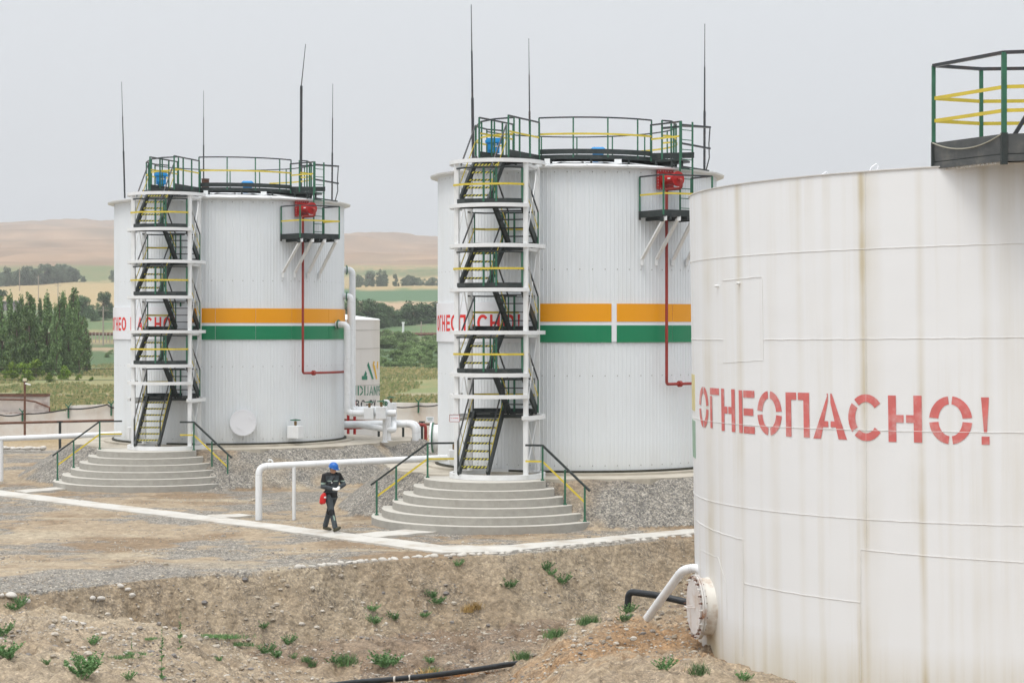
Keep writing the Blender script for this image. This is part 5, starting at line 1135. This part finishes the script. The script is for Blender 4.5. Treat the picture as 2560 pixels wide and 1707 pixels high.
for i,(x,a,b,wf,k) in enumerate(right): tree('broadleaf_tree','rnd%d'%k,x,a-3,b+6,430+6*i,wf*1.25,'large dark tree in the belt between the two corrugated tanks','dark tree belt between the tanks')
far_=[(896,684,718,.9,0),(915,697,719,.8,1),(931,684,717,.6,2),(948,680,716,.7,3),(958,673,710,.8,1),(962,688,716,.7,0),(988,686,716,.55,2),(996,706,717,.6,3),(1012,692,718,1.2,0),(1030,687,718,1.3,1),(1046,694,719,1.0,2),(1068,700,723,1.0,3),(1082,691,723,1.0,0),(1095,695,723,1.0,1),(920,678,690,1.2,2),(885,690,718,1.1,3),(905,692,718,1.0,0),(1022,690,718,1.2,2),(1056,696,722,1.2,1),(1038,696,720,1.2,0)]
for i,(x,a,b,wf,k) in enumerate(far_): tree('hillside_tree','far%d'%k,x,a,b,880+6*i,wf,'small hazy tree on the far field edge between the tanks','far trees on the field edge')
fl_=[(x,random.uniform(660,684),random.uniform(700,708),random.uniform(.9,1.3),i%4) for i,x in enumerate(range(2,190,11))]+[(142,662,703,1.0,0),(152,660,704,1.0,1),(165,664,704,1.0,2),(191,675,703,.5,3),(207,688,710,1.0,1),(288,676,702,1.0,2)]
for i,(x,a,b,wf,k) in enumerate(fl_): tree('hillside_tree','far%d'%k,x,a,b,930+5*i,wf,'small hazy tree on the far slope left of the tanks','far trees on the left slope')
gw='pale green bushes below the railway'
for i in range(70):
    x=925+random.random()*190; t=random.random(); Z=250+125*t; yb=int(948-88*t); tree('willow_bush','wil%d'%(i%3),x,yb-random.uniform(24,42),yb,Z,random.uniform(1.0,1.4),'pale green bush below the railway between the tanks',gw)
for i in range(16):
    x=-20+random.random()*320; Z=310+60*random.random(); yb=HZ+(CH-H(PX(x,Z),Z))*F/Z+2; tree('willow_bush','wil%d'%(i%3),x,yb-random.uniform(10,20),yb,Z,random.uniform(1,1.6),'low bush on the slope below the railway at left','low bushes below the railway at left')
# field grass beyond the wall
def grass_field():
    N=60000; r=np.random.default_rng(5); vs=[];fs=[]
    Y=112+170*r.random(N)**1.3; U=r.uniform(-.27,-.03,N); X=U*Y; h=height(X,Y); nn=fbm(X/6,Y/14,61,3)
    for x,y,z,q in zip(X,Y,h,nn):
        if q<-.02: continue
        s=r.uniform(.08,.28); a=r.uniform(0,3.14); w_=s*r.uniform(.3,.6); b=len(vs); ca,sa=math.cos(a)*w_,math.sin(a)*w_
        vs+=[(x-ca,y-sa,z-.05),(x+ca,y+sa,z-.05),(x+ca*1.6,y+sa*1.6+.1,z+s),(x-ca*.2,y,z+s*1.2)]; fs.append((b,b+1,b+2,b+3))
    me=bpy.data.meshes.new('field_grass'); me.from_pydata(vs,[],fs); me.materials.append(leaf_mat('field_grass_leaf',(.15,.20,.08),(.36,.31,.16))); o=bpy.data.objects.new('field_grass',me); COL.objects.link(o); tag(o,'rough green and straw grass on the field beyond the wall','grass',kind='stuff')
grass_field()
# weeds in the yard and on the mounds
def weed_mesh(kind,seed):
    r=random.Random(seed); vs=[];fs=[]
    def blade(p,d,l,w_):
        d=d.normalized(); s=d.cross(V((r.uniform(-1,1),r.uniform(-1,1),.2))).normalized()*w_; b=len(vs); m_=p+d*l*.55; t_=p+d*l+V((0,0,-l*.12)); vs.extend([p-s,p+s,m_+s*.8,m_-s*.8,t_]); fs.extend([(b,b+1,b+2,b+3),(b+3,b+2,b+4)])
    if kind=='tuft':
        for i in range(150): a=r.uniform(0,6.28); blade(V((r.gauss(0,.09),r.gauss(0,.06),0)),V((math.cos(a)*.5,math.sin(a)*.5,1)),r.uniform(.10,.34),.0055)
    elif kind=='bush':
        for i in range(26):
            a=r.uniform(0,6.28); d=V((math.cos(a)*.7,math.sin(a)*.7,r.uniform(.4,1.1))).normalized(); l=r.uniform(.12,.32); p0=V((r.gauss(0,.05),r.gauss(0,.05),0)); blade(p0,d,l,.005)
            for k in range(26): p=p0+d*l*r.uniform(.25,1); blade(p,V((r.uniform(-1,1),r.uniform(-1,1),r.uniform(-.2,1))),r.uniform(.02,.05),.008)
    elif kind=='stalk':
        d=V((r.uniform(-.08,.08),0,1)); blade(V((0,0,0)),d,1.0,.006)
        for k in range(60): t=r.random(); p=d*t*.95; blade(p,V((r.uniform(-1,1),r.uniform(-1,1),.4)),(.03+.07*(1-t)),.020*(1.2-t))
    elif kind=='mat':
        for i in range(420): blade(V((r.gauss(0,.24),r.gauss(0,.07),0)),V((r.uniform(-.7,.7),r.uniform(-.5,.5),1)),r.uniform(.03,.15),.006)
    me=bpy.data.meshes.new(kind); me.from_pydata([tuple(v) for v in vs],[],fs); return me
wm={}
for k_ in('tuft','bush','stalk','mat'):
    for i in range(3): wm[k_,i]=weed_mesh(k_,i*7+3)
wtxt={'tuft':('grass_tuft','bright green grass tuft growing from bare soil','grass'),'bush':('weed','small leafy green weed growing from bare soil','weed'),'stalk':('tall_weed','thin tall leafy weed stalk','weed'),'mat':('weed_patch','low spreading green weed patch on the trench slope','weed')}
def weed(kind,px,py,s,lab=None,m=LWEED,sx=1,z0=None):
    Z=30.0
    for it in range(260):      # first place where the line of sight meets the ground
        x=PX(px,Z); zz=CH-(py-HZ)*Z/F
        if zz<=H(x,Z): break
        Z+=.09
    me=wm[kind,random.randrange(3)].copy(); me.materials.append(m); nm,tx_,ct=wtxt[kind]
    o=bpy.data.objects.new(nm,me); COL.objects.link(o); o.location=(x,Z,H(x,Z)-.02); s*=.92; o.scale=(s*sx,s,s); o.rotation_euler=(0,0,random.uniform(-.5,.5)); return tag(o,lab or tx_,ct,None if lab else nm+'s scattered in the foreground')
W=[('tuft',1748,1686,1.0,'bright grass tuft at the foot of the old tank, near the lower edge'),('bush',1660,1673,1.0,'small leafy weed on the rust-stained soil left of the old tank'),('bush',1860,1700,.8,None),('bush',1571,1532,.9,'feathery weed beside the bent black wrapped pipe'),('bush',1560,1555,.8,None),
('tuft',1380,1597,.9,None),('tuft',1400,1590,.9,None),('tuft',1462,1562,.9,'tuft on the crest of the right foreground mound'),('tuft',1480,1556,.9,None),('tuft',1300,1650,1.0,None),('tuft',1315,1645,.8,None),
('bush',1272,1470,1.0,'green weed clump in the middle of the trench bank'),('bush',1365,1428,.9,None),('bush',1378,1440,.7,None),('bush',1405,1465,1.1,None),('bush',1145,1424,.7,None),('bush',1080,1502,.9,None),('bush',1092,1508,.9,None),('bush',935,1560,1.0,'tallest weed clump at the foot of the trench bank, centre'),('bush',930,1530,.8,None),('bush',985,1548,.9,None),('bush',1060,1550,.7,None),
('tuft',870,1665,1.2,'large green grass clump on the trench floor near the bottom centre'),('bush',955,1668,1.5,'broad bushy weed on the trench floor right of the large grass clump'),('bush',970,1665,1.3,None),('bush',840,1660,1.0,None),('bush',1075,1665,.7,None),('tuft',1080,1690,.9,None),
('mat',560,1600,1.0,None),('mat',590,1612,.9,None),('mat',530,1592,.8,None),('bush',655,1575,.7,None),('bush',720,1608,.9,None),('bush',665,1632,1.0,None),('bush',690,1645,.9,None),('tuft',765,1663,.6,None),('tuft',780,1663,.7,None),('bush',735,1645,.5,None),
('stalk',404,1700,1.0,'tall thin weed stalk in the left foreground'),('stalk',450,1625,.9,'tall thin weed stalk on the left mound beside the weed patch'),('stalk',330,1625,.35,None),('bush',205,1697,1.6,'largest leafy weed on the left foreground mound'),('bush',215,1670,1.3,None),('bush',232,1610,.7,None),('bush',117,1672,.5,None),('bush',8,1640,1.3,'leafy weed at the left edge of the foreground'),('bush',20,1645,1.0,None),('bush',5,1590,1.1,None),('mat',290,1645,.7,None),('mat',330,1640,.6,None),('bush',322,1697,.6,None),('bush',548,1652,.5,None),('bush',35,1525,.9,None),('bush',50,1515,.8,None),('mat',370,1608,.5,None)]
for k_,x,y,s,l in W: weed(k_,x,y,s,l)
for x,y in((1170,1530),(1190,1535)): weed('tuft',x,y,.9,'dry straw tuft leaning on the trench bank' if x==1170 else 'dry straw tuft at the foot of the trench bank',LDRY)
for i in range(12): weed('mat',950+i*26,1712-i*3,.5,'rusty orange dry grass beside the ground pipe at the lower edge',LRUST)['group']='rusty grass clumps'
weed('tuft',1072,1700,1.2,'pale straw clump crossing the ground pipe at the lower edge',LDRY)

# ================================================================= railway, poles, far buildings
zr=388
mb=MB(); pts=[P(x,846,zr) for x in range(-400,2600,150)]
mb.tube([(p.x,p.y,H(p.x,p.y)+.9) for p in pts],.35,6); tag(mb.build('railway',RUST),kind='structure')
gpole='pale concrete utility poles in the valley'
for x,a,b,Z,l in((1053,804,842,395,'pale utility pole in front of the tree belt between the tanks'),(258,766,837,360,'tall pale utility pole left of the farther tank, beyond the poplars'),(49,667,699,700,'thin far utility pole above the poplars at left'),(96,688,720,690,'thin far utility pole above the middle of the poplar row'),(145,708,750,600,'thin far utility pole just right of the poplar tops')):
    o=empty('utility_pole',(PX(x,Z),Z,CH-(b-HZ)*Z/F-1),0,l,'pole',gpole); s=Z/F; m_=MB(); m_.tube([(0,0,-3),(0,0,(b-a)*s+1)],[.16,.11],8); m_.build('pole',WOOD,o); m_=MB(); m_.bar((-1,0,(b-a)*s+.3),(1,0,(b-a)*s+.3),.12); m_.build('crossarm',WOOD,o)
for i in range(15):
    x=952+i*10; q=P(x,838,405); o=empty('fence_post',(q.x,q.y,q.z-.8),0,'short pale fence post beside the railway','post','fence posts beside the railway'); m_=MB(); m_.bar((0,0,-1),(0,0,1.6),.16); m_.build('post',WOOD,o)
q=P(1008,838,400); o=empty('track_marker',(q.x,q.y,q.z-.6),0,'short white marker column beside the railway','marker'); m_=MB(); m_.tube([(0,0,-1),(0,0,3)],.22,8); m_.box((0,0,3.1),(.6,.3,.35)); m_.build('column',WHITE,o)
for i in range(10):
    x=230+i*9; q=P(x,838,372); o=empty('fence_post',(q.x,q.y,q.z-.8),0,'short pale fence post left of the farther tank','post','fence posts left of the tanks'); m_=MB(); m_.bar((0,0,-1),(0,0,1.4),.15); m_.build('post',WOOD,o)
q=P(8,772,600); o=empty('stone_house',(q.x,q.y,q.z-1),0,'small grey stone building with arched openings far off at the left edge','house'); s=600/F
m_=MB(); m_.box((0,2,26*s*.5),(80*s,4,26*s)); m_.build('wall',mat('house_stone',(.25,.22,.22),.9,var=.2,vs=.6),o); m_=MB(); m_.box((0,2,27*s),(84*s,4.6,3*s)); m_.build('roof',mat('house_roof',(.35,.32,.30),.9),o)
for dx in(-24,-2,20): m_=MB(); m_.box((dx*s,-.02,10*s),(6*s,.1,9*s)); m_.tube([(dx*s,-.07,14.5*s),(dx*s,.03,14.5*s)],3*s,12); m_.build('window',BLACK,o)
# fence wires left
for i,(y0,y1) in enumerate(((920,922),(934,936),(948,950))):
    o=sag([(-60,y0),(290,y1)],1,.012,'fence_wire','thin dark wire strung in front of the poplars at left',110); o['group']='fence wires at left'
# small hook pipe on the embankment
pipe_thing('vent_hook',[P(681,1172,61),P(681,1151,61),P(673,1149,61),P(672,1154,61)],.03,'tiny white hooked vent pipe on the embankment',m=WHITE,rad=.05,bands=False)
# ================================================================= haze
mb=MB(); mb.add([(-4600,-70,-4),(4600,-70,-4),(4600,4400,-4),(-4600,4400,-4),(-4600,-70,330),(4600,-70,330),(4600,4400,330),(-4600,4400,330)],[(0,3,2,1),(4,5,6,7),(0,1,5,4),(1,2,6,5),(2,3,7,6),(3,0,4,7)])
hm_=bpy.data.materials.new('haze'); hm_.use_nodes=True; n=hm_.node_tree; n.nodes.clear(); oo=n.nodes.new('ShaderNodeOutputMaterial'); pv=n.nodes.new('ShaderNodeVolumePrincipled'); pv.inputs['Color'].default_value=(.98,.99,1,1); pv.inputs['Density'].default_value=.00027; pv.inputs['Anisotropy'].default_value=.1; n.links.new(pv.outputs[0],oo.inputs['Volume'])
tag(mb.build('haze',hm_),'thin pale haze lying over the valley','haze',kind='stuff')

# labels of trees and brackets: place in their row
ORD='first second third fourth fifth sixth seventh eighth ninth tenth eleventh twelfth thirteenth fourteenth fifteenth'.split()
for grp,noun in (('tall poplars behind the perimeter wall','slim poplar, %s from the left in the dense row left of the farther tank'),('young yellow-green trees below the poplars','%s from the left of the young yellow-green trees below the poplars'),('dark trees in the middle distance','%s from the left of the dark rounded trees beyond the poplars'),('dark tree belt between the tanks','%s from the left in the dark tree belt between the corrugated tanks'),('far trees on the field edge','%s from the left of the small hazy trees on the far field edge'),('green Y-shaped wire brackets on the perimeter wall','%s from the left of the green Y-shaped brackets on the perimeter wall')):
    L_=sorted([o for o in S.objects if o.get('group')==grp and o.parent is None],key=lambda o:o.location.x/o.location.y)
    for k_,o in enumerate(L_):
        if k_<15 and not str(o.get('label','')).startswith(('tallest poplar','shorter separate')): o['label']=noun%ORD[k_]
for i_,o in enumerate(sorted([o for o in S.objects if o.name.startswith('fence_wire')],key=lambda o:-o.data.vertices[0].co.z)): o['label']=['upper','middle','lower'][i_]+' thin wire strung in front of the poplars at left'
